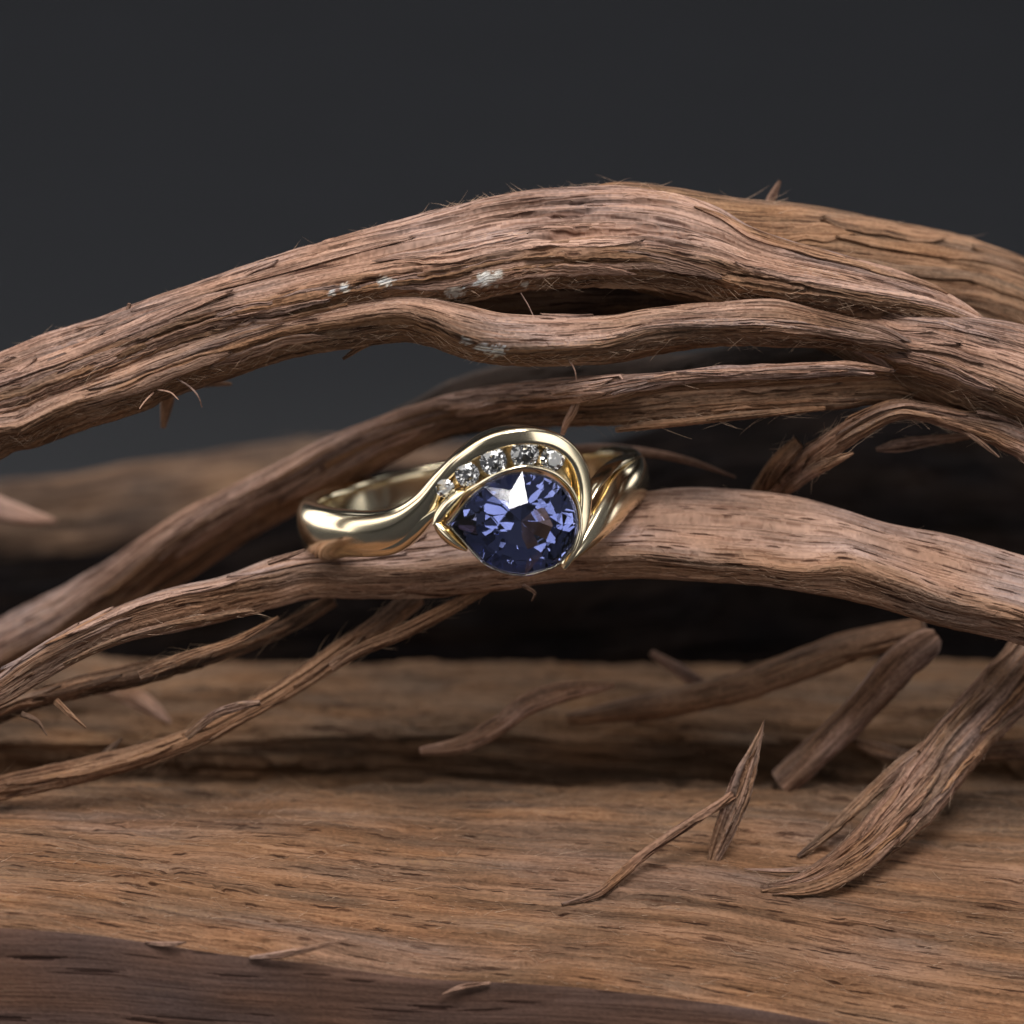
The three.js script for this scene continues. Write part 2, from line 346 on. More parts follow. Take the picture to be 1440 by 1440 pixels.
// ---------------------------------------------------------------- backdrop and table
{
  const prof = [];
  for (let i = 0; i <= 8; i++) prof.push([0.7 - i * 0.1 + 0.02 * 0, 0]);
  prof.length = 0;
  prof.push([0.6, 0], [0.3, 0], [0, 0], [-0.24, 0]);
  for (let i = 1; i <= 14; i++) { const a = i / 14 * Math.PI / 2; prof.push([-0.24 - 0.1 * Math.sin(a), 0.1 - 0.1 * Math.cos(a)]); }
  prof.push([-0.34, 0.25], [-0.34, 0.7]);
  const g = new THREE.PlaneGeometry(1.6, 1, 8, prof.length - 1), p = g.attributes.position;
  for (let i = 0; i < prof.length; i++) for (let j = 0; j <= 8; j++) p.setXYZ(i * 9 + j, -0.8 + 0.2 * j, prof[i][1], prof[i][0]);
  g.computeVertexNormals();
  const c = document.createElement('canvas'); c.width = c.height = 512;
  const x = c.getContext('2d'), im = x.createImageData(512, 512);
  for (let i = 0; i < 512 * 512; i++) { const v = 226 + 14 * noise((i % 512) / 60, Math.floor(i / 512) / 34, 4) + 8 * noise((i % 512) / 9, Math.floor(i / 512) / 6, 5); im.data.set([v, v, v, 255], i * 4); }
  x.putImageData(im, 0, 0);
  const t = new THREE.CanvasTexture(c); t.colorSpace = THREE.SRGBColorSpace; t.wrapS = t.wrapT = THREE.MirroredRepeatWrapping; t.repeat.set(6, 6);
  const m = new THREE.Mesh(g, new THREE.MeshStandardMaterial({ color: new THREE.Color(0.0098, 0.0113, 0.0158), map: t, roughness: 0.95 }));
  m.name = 'backdrop'; m.userData = { kind: 'structure', label: 'plain charcoal grey backdrop behind the wood' }; m.receiveShadow = true;
  scene.add(m);
}

// ---------------------------------------------------------------- the lower log
{
  const X0 = -260, X1 = 1700, N = 720;
  const edge = rows([[-260, 1296], [0, 1305], [150, 1318], [300, 1340], [450, 1358], [600, 1377], [717, 1383], [833, 1391], [1008, 1412], [1125, 1431], [1180, 1441], [1440, 1478], [1700, 1500]]);
  // section from the front edge to the back: [along, y, depth]
  const sec = rows([[0, 0, -5], [6, -10, -4.6], [30, -80, -1], [60, -165, 5], [80, -214, 11], [88, -229, 16], [93, -228, 19], [97, -238, 22.6], [102, -256, 23], [107, -284, 22], [111, -304, 21.6], [118, -334, 24], [132, -378, 31], [148, -410, 40], [160, -400, 44], [172, -330, 46], [184, -150, 47]]);
  const M = 250, pos = [], uv = [], col = [], idx = [], P = [];
  for (let i = 0; i <= N; i++) {
    const x = X0 + (X1 - X0) * i / N, e = edge(x)[1];
    for (let j = 0; j <= M; j++) {
      const k = 184 * j / M; let [, dy, d] = sec(k);
      // the back part hardly slopes, so the slope of the front edge fades out with depth
      const level = e + (1345 - e) * sstep(10, 95, k);
      const drift = 10 * noise(x / 420, k / 60, 71) * sstep(60, 120, k);
      P.push(at(x, level + dy + drift + 3 * noise(x / 300, 9, 72) * sstep(0, 30, k) * (1 - sstep(60, 90, k)), d));
    }
  }
  const get = (i, j) => P[Math.min(N, Math.max(0, i)) * (M + 1) + Math.min(M, Math.max(0, j))];
  const a = V3(), b = V3(), n = V3();
  for (let i = 0; i <= N; i++) {
    let q = 0;
    for (let j = 0; j <= M; j++) {
      if (j) q += get(i, j).distanceTo(get(i, j - 1)) / MM;
      a.subVectors(get(i + 1, j), get(i - 1, j)); b.subVectors(get(i, j + 1), get(i, j - 1));
      n.crossVectors(a, b).normalize(); if (n.y < 0 && j < M * 0.8) n.negate();
      const s = (X0 + (X1 - X0) * i / N) * PX, qq = q + s * 0.02 + 0.5 * noise(s / 11, q / 4, 31) + 0.15 * noise(s / 3, q / 1, 32);
      const crack = (1 - sstep(0, 0.1, Math.abs(noise(s / 8, qq / 1.3, 34)))) * sstep(0.1, 0.4, noise(s / 6, q / 2.2, 35));
      let h = 0.11 * (1 - 2 * Math.abs(noise(s / 15, qq / 1.2, 33))) + 0.09 * noise(s / 6, qq / 0.4, 36) + 0.05 * noise(s / 2.4, qq / 0.16, 37) + 0.16 * sstep(0.02, 0.1, noise(s / 10, qq / 2.4, 38)) - 0.3 * crack + 0.25 * noise(s / 12, q / 5, 39) + 0.05 * noise(s / 0.35, q / 0.3, 40);
      const back = sstep(13, 22, q);
      h *= 1 + 1.1 * back; h *= sstep(0, 1.2, q) * 0.85 + 0.15;
      const p = get(i, j).clone().addScaledVector(n, h * MM);
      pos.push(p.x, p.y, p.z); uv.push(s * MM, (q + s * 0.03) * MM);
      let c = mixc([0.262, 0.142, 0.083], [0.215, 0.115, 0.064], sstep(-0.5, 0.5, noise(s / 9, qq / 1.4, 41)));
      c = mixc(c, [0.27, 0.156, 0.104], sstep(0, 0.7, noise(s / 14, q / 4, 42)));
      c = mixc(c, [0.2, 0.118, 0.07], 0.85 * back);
      const t = 1 + 0.11 * noise(s / 9, qq / 0.4, 43) + 0.08 * noise(s / 1.3, qq / 0.2, 44);
      col.push(c[0] * t, c[1] * t, c[2] * t);
      if (i && j) { const A = i * (M + 1) + j, B = A - 1, C = A - M - 1, D = C - 1; idx.push(A, B, C, B, D, C); }
    }
  }
  const g = new THREE.BufferGeometry();
  g.setAttribute('position', new THREE.Float32BufferAttribute(pos, 3)); g.setAttribute('uv', new THREE.Float32BufferAttribute(uv, 2)); g.setAttribute('color', new THREE.Float32BufferAttribute(col, 3));
  g.setIndex(idx); g.computeVertexNormals();
  if (g.attributes.normal.getY(Math.floor(N / 2) * (M + 1) + 40) < 0) { for (let k = 0; k < idx.length; k += 3) { const t = idx[k]; idx[k] = idx[k + 1]; idx[k + 1] = t; } g.setIndex(idx); g.computeVertexNormals(); }
  g.userData.grid = [N + 1, M + 1];
  // the cut face at the front, down to the table
  const fp = [], fu = [], fc = [], fi = [], K = 40;
  for (let i = 0; i <= N; i++) {
    const x0 = X0 + (X1 - X0) * i / N, top = V3(pos[i * (M + 1) * 3], pos[i * (M + 1) * 3 + 1], pos[i * (M + 1) * 3 + 2]);
    for (let j = 0; j <= K; j++) {
      const k = j / K, s = x0 * PX, y = top.y * (1 - k), qq = k * top.y / MM;
      const h = (0.05 * noise(s / 9, qq / 0.9, 51) + 0.03 * noise(s / 4, qq / 0.3, 52)) * sstep(0, 0.05, k) + 0.22 * sstep(0, 0.03, k);
      fp.push(top.x, y, top.z + h * MM); fu.push(s * MM, (qq + s * 0.05) * MM);
      const t = 1 + 0.14 * noise(s / 12, qq / 0.8, 53) + 0.1 * noise(s / 3, qq / 0.25, 54);
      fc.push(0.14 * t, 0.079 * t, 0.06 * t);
      if (i && j) { const A = i * (K + 1) + j, B = A - 1, C = A - K - 1, D = C - 1; fi.push(A, C, B, B, C, D); }
    }
  }
  const f = new THREE.BufferGeometry();
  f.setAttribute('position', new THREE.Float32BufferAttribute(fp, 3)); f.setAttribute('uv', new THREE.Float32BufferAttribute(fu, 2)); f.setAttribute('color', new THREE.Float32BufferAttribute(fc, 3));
  f.setIndex(fi); f.computeVertexNormals();
  if (f.attributes.normal.getZ(Math.floor(N / 2) * (K + 1) + 20) < 0) { for (let k = 0; k < fi.length; k += 3) { const t = fi[k]; fi[k] = fi[k + 1]; fi[k + 1] = t; } f.setIndex(fi); f.computeVertexNormals(); }
  const t = thing('split_log', 'broad rough split log along the bottom with pale brown top and dark cut front', 'log', V3(0, 0, 0));
  const fuzz = hairs(g, { seed: 61, count: 1500, range: [0.0, 0.5], len: 0.9, rad: 0.014 });
  const top = part('split_surface', g, LOG, t);
  part('fibres', hairs(g, { seed: 62, count: 160, range: [0.40, 0.5], len: 2.2, rad: 0.018, lift: 0.05 }), FIBREDARK, top, 'stuff');
  part('fibres', fuzz, FIBRE, top, 'stuff');
  const face = part('cut_face', f, CUT, t); face.userData.label = 'dark smooth cut front of the log';
  // splinters lifted off the front edge
  part('splinter', stick([[352, 1347, 3, -5.2, 0.1], [390, 1343, 5, -5.6, 0.12], [440, 1333, 4, -6, 0.1], [492, 1321, 1, -6.4, 0.05]], { seed: 81, a: PINK, b: ROSE, rough: 0.3 }), BARK, t);
  part('splinter', stick([[205, 1326, 2, -5, 0.1], [240, 1328, 4, -5.4, 0.12], [262, 1325, 1, -5.6, 0.05]], { seed: 82, a: PINK, b: ROSE, rough: 0.3 }), BARK, t);
  part('splinter', stick([[622, 1398, 1, -5.4, 0.1], [650, 1388, 4, -5.5, 0.12], [690, 1382, 2, -5.3, 0.08]], { seed: 83, a: PINK, b: ROSE, rough: 0.3 }), BARK, t);
}

// ---------------------------------------------------------------- wood behind, out of focus, shade partly put into its colour
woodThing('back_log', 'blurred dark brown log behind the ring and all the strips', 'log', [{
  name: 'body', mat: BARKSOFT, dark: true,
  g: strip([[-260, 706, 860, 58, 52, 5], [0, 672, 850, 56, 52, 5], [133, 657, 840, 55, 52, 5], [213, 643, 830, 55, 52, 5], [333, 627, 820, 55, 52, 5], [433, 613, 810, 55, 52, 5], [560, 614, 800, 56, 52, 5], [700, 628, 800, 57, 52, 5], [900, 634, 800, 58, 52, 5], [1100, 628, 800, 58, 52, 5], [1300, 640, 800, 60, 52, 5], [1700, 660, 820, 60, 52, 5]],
    { seed: 101, a: [0.155, 0.096, 0.063], b: [0.08, 0.05, 0.035], inner: [0.016, 0.012, 0.01], rough: 1.2, step: 5, nr: 80, square: 2.2 }),  // near-black inner colour paints shade onto the lower side
  hair: { seed: 102, count: 120, len: 3, rad: 0.04 },
}]);
woodThing('shade_filler_log', 'added nearly black log standing for the deep shade below the ring and front strip', 'log', [{
  name: 'body', mat: SHADEFILL, dark: true,
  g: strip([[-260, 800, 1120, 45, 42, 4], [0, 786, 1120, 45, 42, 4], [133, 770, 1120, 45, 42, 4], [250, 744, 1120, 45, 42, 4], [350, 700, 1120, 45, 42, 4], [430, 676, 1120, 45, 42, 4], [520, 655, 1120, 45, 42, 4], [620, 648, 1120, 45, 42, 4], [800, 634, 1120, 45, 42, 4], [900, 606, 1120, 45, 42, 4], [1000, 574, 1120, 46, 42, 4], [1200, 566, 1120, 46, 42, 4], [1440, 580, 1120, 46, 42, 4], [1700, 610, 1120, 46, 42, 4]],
    { seed: 121, a: [0.010, 0.0075, 0.007], b: [0.006, 0.005, 0.005], rough: 1.2, step: 5, nr: 80, square: 2.2 }),  // added filler: its near-black colour stands in for shade in the gap
}]);
woodThing('broken_twig', 'small pinkish broken twig end at the left edge, blurred', 'twig', [{
  name: 'body', mat: BARKSOFT, g: stick([[-60, 690, 16, 30, 0.8], [0, 715, 15, 28, 0.7], [40, 727, 11, 27, 0.5], [78, 733, 3, 26, 0.2]], { seed: 106, a: PINK, b: ROSE, rough: 0.7 }),
}]);
woodThing('shade_painted_strip', 'bark strip with shade painted into its near-black colour behind the top of the diagonal strip', 'bark strip', [{
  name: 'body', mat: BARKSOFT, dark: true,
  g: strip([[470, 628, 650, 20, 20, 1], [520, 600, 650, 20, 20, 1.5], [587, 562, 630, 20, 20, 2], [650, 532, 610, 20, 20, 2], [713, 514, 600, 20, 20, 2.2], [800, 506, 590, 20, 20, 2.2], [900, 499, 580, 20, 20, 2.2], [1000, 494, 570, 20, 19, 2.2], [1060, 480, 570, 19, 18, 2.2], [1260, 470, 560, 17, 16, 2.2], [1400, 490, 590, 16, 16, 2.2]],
    { seed: 111, a: [0.032, 0.022, 0.018], b: [0.02, 0.014, 0.012], rough: 1, step: 4, nr: 64 }),  // shade on this strip is put into its near-black colours
  hair: { seed: 112, count: 60, len: 1.6, rad: 0.02 },
}]);

// ---------------------------------------------------------------- the upper arch
{
  const lime = [[640, 411, 10], [684, 392, 12], [700, 386, 7], [541, 395, 8], [484, 404, 7], [466, 412, 4], [672, 398, 6], [655, 480, 6], [698, 494, 10], [680, 489, 8], [738, 401, 4]];
  const stain = (c, p) => {
    const v = p.clone().project(camera), x = (v.x + 1) * 720, y = (1 - v.y) * 720;
    let k = 0;
    for (const [lx, ly, lr] of lime) { const d = Math.hypot((x - lx) / 1.5, y - ly) / lr; if (d < 1.3) k = Math.max(k, sstep(0.95, 0.6, d + 0.6 * noise(x / 8, y / 4, 5) + 0.4 * noise(x / 3, y / 2, 6))); }
    return mixc(c, [0.82, 0.81, 0.79], k);
  };
  woodThing('arched_branch', 'wide split fibrous branch arching over the top with white specks', 'branch', [
    { name: 'upper_layer', shreds: { seed: 221, count: 24, len: [8, 34], w: [0.5, 2.2], u: [0.26, 0.72], lift: 0.45, th: 0.12, stain }, hair: { seed: 201, count: 7000, len: 0.8, rad: 0.013, top: 0.78, lift: 0.32, edge: 0.97 }, g: strip([
      [-200, 610, 690, 8.6, 6, 1.8], [0, 512, 594, 6.6, 4, 1.8], [60, 487, 575, 6.2, 3.4, 1.8], [100, 473, 560, 5.9, 3, 1.8], [180, 447, 529, 5.6, 2.6, 1.8], [250, 424, 502, 5.4, 2.2, 1.8], [330, 395, 480, 5.2, 1.8, 1.8], [420, 364, 460, 5.0, 1.4, 1.8], [500, 340, 444, 4.8, 1.2, 1.8], [577, 317, 431, 4.6, 1, 1.8], [650, 296, 422, 4.6, 1, 1.8], [700, 283, 409, 4.6, 1, 1.8], [780, 273, 397, 4.6, 1, 1.8], [860, 269, 395, 4.6, 1, 1.8], [925, 277, 398, 4.6, 1, 1.8], [990, 300, 410, 4.6, 1.2, 1.8], [1040, 332, 424, 4.6, 1.4, 1.8], [1100, 354, 436, 4.6, 1.6, 1.8], [1182, 378, 448, 4.6, 1.8, 1.8], [1250, 398, 458, 4.8, 2, 1.61], [1320, 424, 466, 5.0, 2.3, 1.2], [1380, 456, 478, 5.2, 2.8, 0.7], [1425, 486, 490, 5.4, 3.2, 0.2]],
      { seed: 202, a: PINK, b: ROSE, inner: OCHRE, rough: 0.95, nr: 170, crack: 0.4, square: 5.5, hold: 0.42, stain, cuts: [
        [9, 0.5, [700, 350], [753, 338], [810, 327], [853, 325], [920, 325], [969, 334], [1012, 347]], [7, 0.4, [655, 384], [720, 372], [800, 366]], [6, 0.35, [765, 302], [800, 301], [840, 297]], [5, 0.3, [795, 286], [836, 281]],
        [5, 0.5, [140, 501], [180, 487], [215, 476]], [4, 0.45, [300, 470], [370, 449], [430, 436]], [4, 0.4, [560, 390], [620, 372], [668, 366]], [4, 0.4, [480, 408], [530, 395], [590, 388]], [5, 0.5, [1180, 428], [1230, 446], [1325, 447]], [3.5, 0.4, [1020, 385], [1090, 395], [1160, 412]], [3.5, 0.4, [60, 560], [110, 543], [170, 522]], [3.5, 0.35, [250, 455], [300, 440], [350, 428]]] }) },
    { name: 'lower_layer', shreds: { seed: 222, count: 10, len: [6, 26], w: [0.4, 1.3], u: [0.3, 0.74], lift: 0.3, th: 0.12, stain }, hair: { seed: 203, count: 1300, len: 0.9, rad: 0.012, top: 0.25, lift: 0.2, edge: 0.97 }, g: strip([
      [-200, 672, 760, 7, 6, 1.8], [0, 585, 630, 5, 4.2, 1.6], [40, 572, 621, 4.8, 4, 1.6], [100, 552, 597, 4.6, 3.6, 1.6], [180, 524, 569, 4.2, 3.2, 1.6], [240, 500, 545, 4, 3, 1.6], [330, 472, 515, 3.6, 2.6, 1.6], [400, 456, 493, 3.2, 2.2, 1.6], [470, 444, 480, 3, 2, 1.6], [560, 432, 468, 2.6, 1.6, 1.6], [600, 432, 475, 2.4, 1.4, 1.6], [650, 438, 494, 2.2, 1.2, 1.6], [700, 450, 503, 2.2, 1.2, 1.5], [780, 455, 505, 2.2, 1.2, 1.5], [860, 453, 500, 2.2, 1.2, 1.5], [920, 446, 488, 2.2, 1.2, 1.5], [1000, 437, 480, 2.2, 1.4, 1.5], [1080, 430, 478, 2.2, 1.4, 1.5], [1140, 442, 482, 2.2, 1.6, 1.4], [1200, 454, 488, 2.2, 1.8, 1.2], [1240, 466, 493, 2.2, 1.8, 1], [1272, 480, 497, 2.2, 2, 0.6]],
      { seed: 204, a: PINK, b: [0.36, 0.22, 0.155], inner: OCHRE, rough: 0.75, nr: 100, crack: 0.35, hold: 0.22, square: 5, ragged: 0.8, raggedEnd: true, stain }) },
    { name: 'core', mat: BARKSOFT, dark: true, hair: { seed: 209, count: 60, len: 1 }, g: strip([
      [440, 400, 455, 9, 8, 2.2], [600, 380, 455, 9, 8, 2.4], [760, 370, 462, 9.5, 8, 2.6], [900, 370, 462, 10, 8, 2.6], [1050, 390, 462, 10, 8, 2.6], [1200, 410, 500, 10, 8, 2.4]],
      { seed: 210, a: UMBER, b: [0.05, 0.033, 0.026], rough: 1, step: 4, nr: 60 }) },  // colours darkened to deepen the shade inside the split
    { name: 'back_layer', mat: BARKSOFT, shreds: { seed: 223, count: 6, len: [8, 26], w: [0.6, 1.8], u: [0.28, 0.6], lift: 0.5, th: 0.2 }, hair: { seed: 205, count: 220, len: 1.4, rad: 0.018 }, g: strip([
      [780, 280, 390, 6, 6, 2.4], [850, 260, 400, 6, 6, 2.4], [900, 260, 410, 6.4, 6, 2.6], [950, 267, 420, 7, 6, 2.8], [1040, 280, 430, 9, 7, 3], [1130, 292, 445, 11, 8, 3.4], [1250, 321, 470, 14, 10, 3.8], [1340, 348, 500, 17, 11, 4], [1440, 384, 540, 18, 11, 4], [1700, 480, 640, 19, 12, 4]],
      { seed: 206, a: OCHRE, b: [0.28, 0.165, 0.10], rough: 0.7, step: 3.2, nr: 80 }) },
    { name: 'merged_end', shreds: { seed: 224, count: 18, len: [6, 20], w: [0.3, 1.3], u: [0.28, 0.74], lift: 0.5, th: 0.2 }, hair: { seed: 207, count: 420, len: 1.3, rad: 0.014 }, g: strip([
      [1090, 428, 446, 5.4, 5, 1], [1150, 436, 474, 5.4, 4.6, 1.6], [1200, 440, 500, 5.4, 4.4, 2], [1250, 444, 530, 5.4, 4, 2.4], [1300, 448, 552, 5.4, 3.6, 2.8], [1340, 452, 570, 5.6, 3.6, 3], [1380, 458, 586, 5.8, 3.6, 3], [1440, 470, 612, 6, 3.8, 3], [1540, 510, 670, 6.4, 4, 3], [1700, 590, 770, 7, 5, 3]],
      { seed: 208, a: PINK, b: ROSE, inner: OCHRE, square: 4.5, hold: 0.4, rough: 0.85, nr: 100, crack: 0.4 }) },
    { name: 'splinter', g: stick([[1078, 296, 6, 10, 0.2], [1086, 277, 6, 10, 0.2], [1097, 254, 2, 10, 0.08]], { seed: 211, a: PINK, b: OCHRE, rough: 0.5 }) },
    { name: 'splinter', g: stick([[176, 466, 4, 4, 0.12], [178, 446, 4, 3.6, 0.12], [182, 427, 2.5, 3.2, 0.08]], { seed: 212, a: PINK, b: OCHRE, rough: 0.4 }) },
    { name: 'splinter', mat: BARKSOFT, dark: true, g: stick([[238, 545, 9, 9, 0.3], [234, 570, 8, 10, 0.3], [229, 602, 3, 10, 0.1]], { seed: 213, a: BROWN, b: UMBER, rough: 0.5 }) },
    { name: 'splinter', mat: BARKSOFT, dark: true, g: stick([[240, 536, 9, 8, 0.3], [285, 538, 6, 9, 0.2], [325, 540, 2, 10, 0.1]], { seed: 214, a: BROWN, b: UMBER, rough: 0.5 }) },
    { name: 'hair', g: stick([[246, 531, 1.3, 2.6, 0.05], [268, 545, 1.3, 2.2, 0.05], [279, 558, 1.2, 2, 0.05], [284, 573, 0.8, 2, 0.03]], { seed: 217, a: PINK, b: PINK, rough: 0.1, nr: 12 }) },
    { name: 'hair', g: stick([[222, 548, 1.1, 2.6, 0.04], [240, 552, 1.1, 2.2, 0.04], [251, 562, 0.7, 2, 0.03]], { seed: 218, a: PINK, b: PINK, rough: 0.1, nr: 12 }) },
    { name: 'hair', g: stick([[216, 552, 1.1, 2.6, 0.04], [204, 564, 1.1, 2.2, 0.04], [196, 575, 0.7, 2, 0.03]], { seed: 219, a: PINK, b: PINK, rough: 0.1, nr: 12 }) },
    { name: 'hair', g: stick([[732, 412, 1.1, 1.4, 0.04], [742, 428, 1, 1.2, 0.04], [750, 444, 0.7, 1, 0.03]], { seed: 220, a: PINK, b: PINK, rough: 0.1, nr: 12 }) },
    { name: 'hair', g: stick([[800, 506, 1.1, 1.2, 0.04], [808, 520, 1, 1, 0.04], [811, 536, 0.7, 1, 0.03]], { seed: 230, a: ROSE, b: ROSE, rough: 0.1, nr: 12 }) },
    { name: 'splinter', dark: true, g: stick([[560, 470, 9, 4, 0.3], [520, 480, 6, 4, 0.25], [482, 505, 2, 4, 0.1]], { seed: 215, a: BROWN, b: UMBER, rough: 0.5 }) },
  ]);
}

// ---------------------------------------------------------------- the diagonal strip behind the ring
woodThing('diagonal_strip', 'long bark strip rising diagonally from lower left behind the ring', 'bark strip', [
  { name: 'upper_layer', shreds: { seed: 321, count: 18, len: [8, 34], w: [0.4, 1.3], u: [0.28, 0.74], lift: 0.3, th: 0.18 }, hair: { seed: 301, count: 300, len: 1.2, rad: 0.015 }, g: strip([
    [-200, 1000, 1120, 25, 23, 2], [0, 873, 975, 24, 22, 2], [110, 822, 912, 23, 21, 2], [160, 793, 878, 22.5, 20.5, 2], [233, 747, 822, 22, 20, 2], [300, 707, 775, 21, 19, 2], [367, 672, 738, 20, 18, 2], [433, 640, 703, 19, 17, 2], [480, 618, 676, 18, 16, 2], [520, 601, 655, 17, 15, 1.9], [587, 575, 622, 15, 13.5, 1.7], [653, 556, 600, 13.5, 12, 1.5], [720, 543, 582, 9, 8, 1.2], [787, 535, 574, 5.5, 4.6, 1], [860, 529, 563, 2.6, 1.8, 0.9], [940, 525, 549, 1.2, 0.4, 0.8], [1000, 522, 545, 0.8, 0, 0.8], [1101, 517, 541, 0.8, 0, 0.8], [1182, 514, 536, 1, 0.2, 0.7], [1225, 518, 533, 1.4, 0.8, 0.6], [1250, 523, 531, 1.8, 1.4, 0.4]],
    { seed: 302, a: ROSE, b: PINK, inner: OCHRE, square: 4.5, rough: 0.7, nr: 84, ragged: 0.7, raggedEnd: true }) },
  { name: 'under_layer', dark: true, shreds: { seed: 322, count: 10, len: [5, 14], w: [0.2, 0.7], u: [0.35, 0.8], lift: 0.5, th: 0.12 }, hair: { seed: 303, count: 200, len: 1.3, rad: 0.014 }, g: strip([
    [640, 592, 608, 15, 15, 0.8], [700, 572, 600, 13, 13, 1], [760, 564, 598, 10, 10, 1], [860, 550, 596, 7, 7, 1], [940, 540, 592, 5.6, 5.6, 1], [1020, 536, 585, 5.2, 5.2, 1], [1101, 532, 578, 5.2, 5.2, 1], [1180, 527, 572, 5.4, 5.4, 1], [1243, 526, 568, 6, 6, 1], [1330, 540, 590, 7, 7, 1]],
    { seed: 304, a: BROWN, b: OCHRE, rough: 0.9, nr: 72 }) },
  { name: 'lower_lip', g: stick([[868, 604, 4, 5, 0.3], [910, 598, 6, 4, 0.4], [980, 591, 5, 3.6, 0.4], [1060, 583, 5, 3.6, 0.4], [1160, 574, 3, 4, 0.3]], { seed: 305, a: OCHRE, b: PINK, rough: 0.6 }), hair: { seed: 306, count: 40, len: 1.3, rad: 0.014 } },
  { name: 'splinter', g: stick([[812, 560, 6, 4, 0.25], [806, 578, 6, 4, 0.25], [797, 594, 5, 4.4, 0.22], [791, 610, 3, 4.8, 0.15]], { seed: 307, a: ROSE, b: OCHRE, rough: 0.5 }) },
]);

// ---------------------------------------------------------------- the strip that carries the ring
woodThing('front_strip', 'pale pinkish bark strip across the middle carrying the gold ring', 'bark strip', [
  { name: 'upper_layer', mat: FELT, shreds: { seed: 421, count: 9, len: [6, 24], w: [0.35, 1.2], u: [0.36, 0.74], span: [0.05, 0.42], lift: 0.4, th: 0.16 }, hair: { seed: 401, count: 1500, len: 0.6, rad: 0.009, top: 0.5, edge: 0.95 }, g: strip([
    [-200, 1050, 1060, 4, 2, 0.8], [0, 962, 984, 4, 2, 0.8], [44, 930, 958, 4, 2, 0.9], [111, 884, 926, 4.4, 2, 1], [178, 856, 896, 5, 2, 1.1], [249, 834, 880, 6, 2.2, 1.3], [311, 815, 872, 7.6, 3.4, 1.3], [380, 788, 856, 9, 5, 1.3], [440, 776, 841, 9.6, 5.4, 1.2], [504, 764, 843, 10, 5.2, 1.2], [608, 740, 841, 10.4, 4.8, 1.3], [664, 730, 834, 10.4, 4.4, 1.3], [712, 722, 829, 10.6, 4, 1.3], [765, 712, 820, 10.6, 4, 1.3], [850, 698, 816, 10.4, 3.8, 1.2], [912, 690, 815, 10, 3.4, 1.2], [981, 683, 819, 9.4, 2.8, 1.1], [1053, 687, 824, 8.6, 2.2, 1.1], [1118, 696, 831, 8, 1.8, 1.1], [1182, 715, 841, 8, 1.4, 1.5], [1247, 735, 857, 7, 1.2, 1.5], [1343, 753, 886, 6, 1, 1.5], [1440, 781, 908, 5, 0.6, 1.5], [1700, 860, 985, 3, -1, 1.5]],
    { seed: 402, a: [0.455, 0.302, 0.243], b: [0.40, 0.255, 0.2], inner: [0.33, 0.195, 0.13], rough: 0.42, nr: 120, crack: 0.5, square: 6.5 }) },
  { name: 'loose_ledge', g: strip([[90, 932, 938, 2, 1.8, 0.2], [160, 898, 908, 2, 1.6, 0.25], [240, 874, 886, 1.8, 1.4, 0.3], [300, 862, 875, 1.6, 1.3, 0.3], [345, 855, 867, 1.6, 1.3, 0.3], [364, 857, 863, 1.6, 1.4, 0.15]], { seed: 403, a: PINK, b: OCHRE, rough: 0.6, nr: 40, ragged: 0.5, raggedEnd: true }), hair: { seed: 404, count: 50, len: 1 } },
  { name: 'lower_strand', dark: true, shreds: { seed: 422, count: 12, len: [4, 14], w: [0.2, 0.7], u: [0.3, 0.8], lift: 0.8, th: 0.12 }, hair: { seed: 405, count: 260, len: 1.5, rad: 0.015 }, g: strip([
    [-200, 1090, 1112, 9, 9, 1], [0, 996, 1014, 9, 8.6, 0.9], [70, 964, 990, 9, 8.6, 0.9], [180, 936, 966, 9, 8.6, 0.9], [260, 920, 944, 9.4, 9, 0.8], [330, 898, 922, 9.6, 9, 0.7], [400, 871, 893, 10, 9.4, 0.6], [470, 836, 850, 11, 10, 0.5]],
    { seed: 406, a: BROWN, b: UMBER, rough: 1.4, nr: 64, crack: 0.6 }) },
  { name: 'splinter', dark: true, g: stick([[78, 985, 5, 3.6, 0.15], [98, 1004, 4, 3.4, 0.14], [121, 1024, 1.5, 3.2, 0.06]], { seed: 411, a: BROWN, b: OCHRE, rough: 0.5 }) },
  { name: 'splinter', dark: true, g: stick([[30, 1004, 4, 3.6, 0.15], [52, 1014, 3, 3.4, 0.12], [66, 1034, 1, 3.2, 0.05]], { seed: 412, a: BROWN, b: OCHRE, rough: 0.5 }) },
  { name: 'splinter', dark: true, g: stick([[196, 950, 7, 5, 0.2], [250, 928, 8, 5, 0.22], [330, 902, 6, 5.4, 0.2], [392, 868, 2, 6, 0.1]], { seed: 413, a: OCHRE, b: BROWN, rough: 0.8 }), hair: { seed: 414, count: 40, len: 0.9, rad: 0.012 } },
  { name: 'splinter', g: stick([[735, 823, 3, 4.4, 0.1], [752, 834, 2.4, 4, 0.08], [770, 828, 2, 3.8, 0.07], [746, 846, 1, 3.6, 0.05]].slice(0, 2).concat([[748, 845, 1, 3.6, 0.05]]), { seed: 415, a: PINK, b: OCHRE, rough: 0.2 }) },
  { name: 'splinter', g: stick([[378, 792, 3, 4, 0.15], [405, 782, 3.5, 3.4, 0.15], [429, 773, 2, 3, 0.1]], { seed: 407, a: PINK, b: ROSE, rough: 0.4 }) },
]);

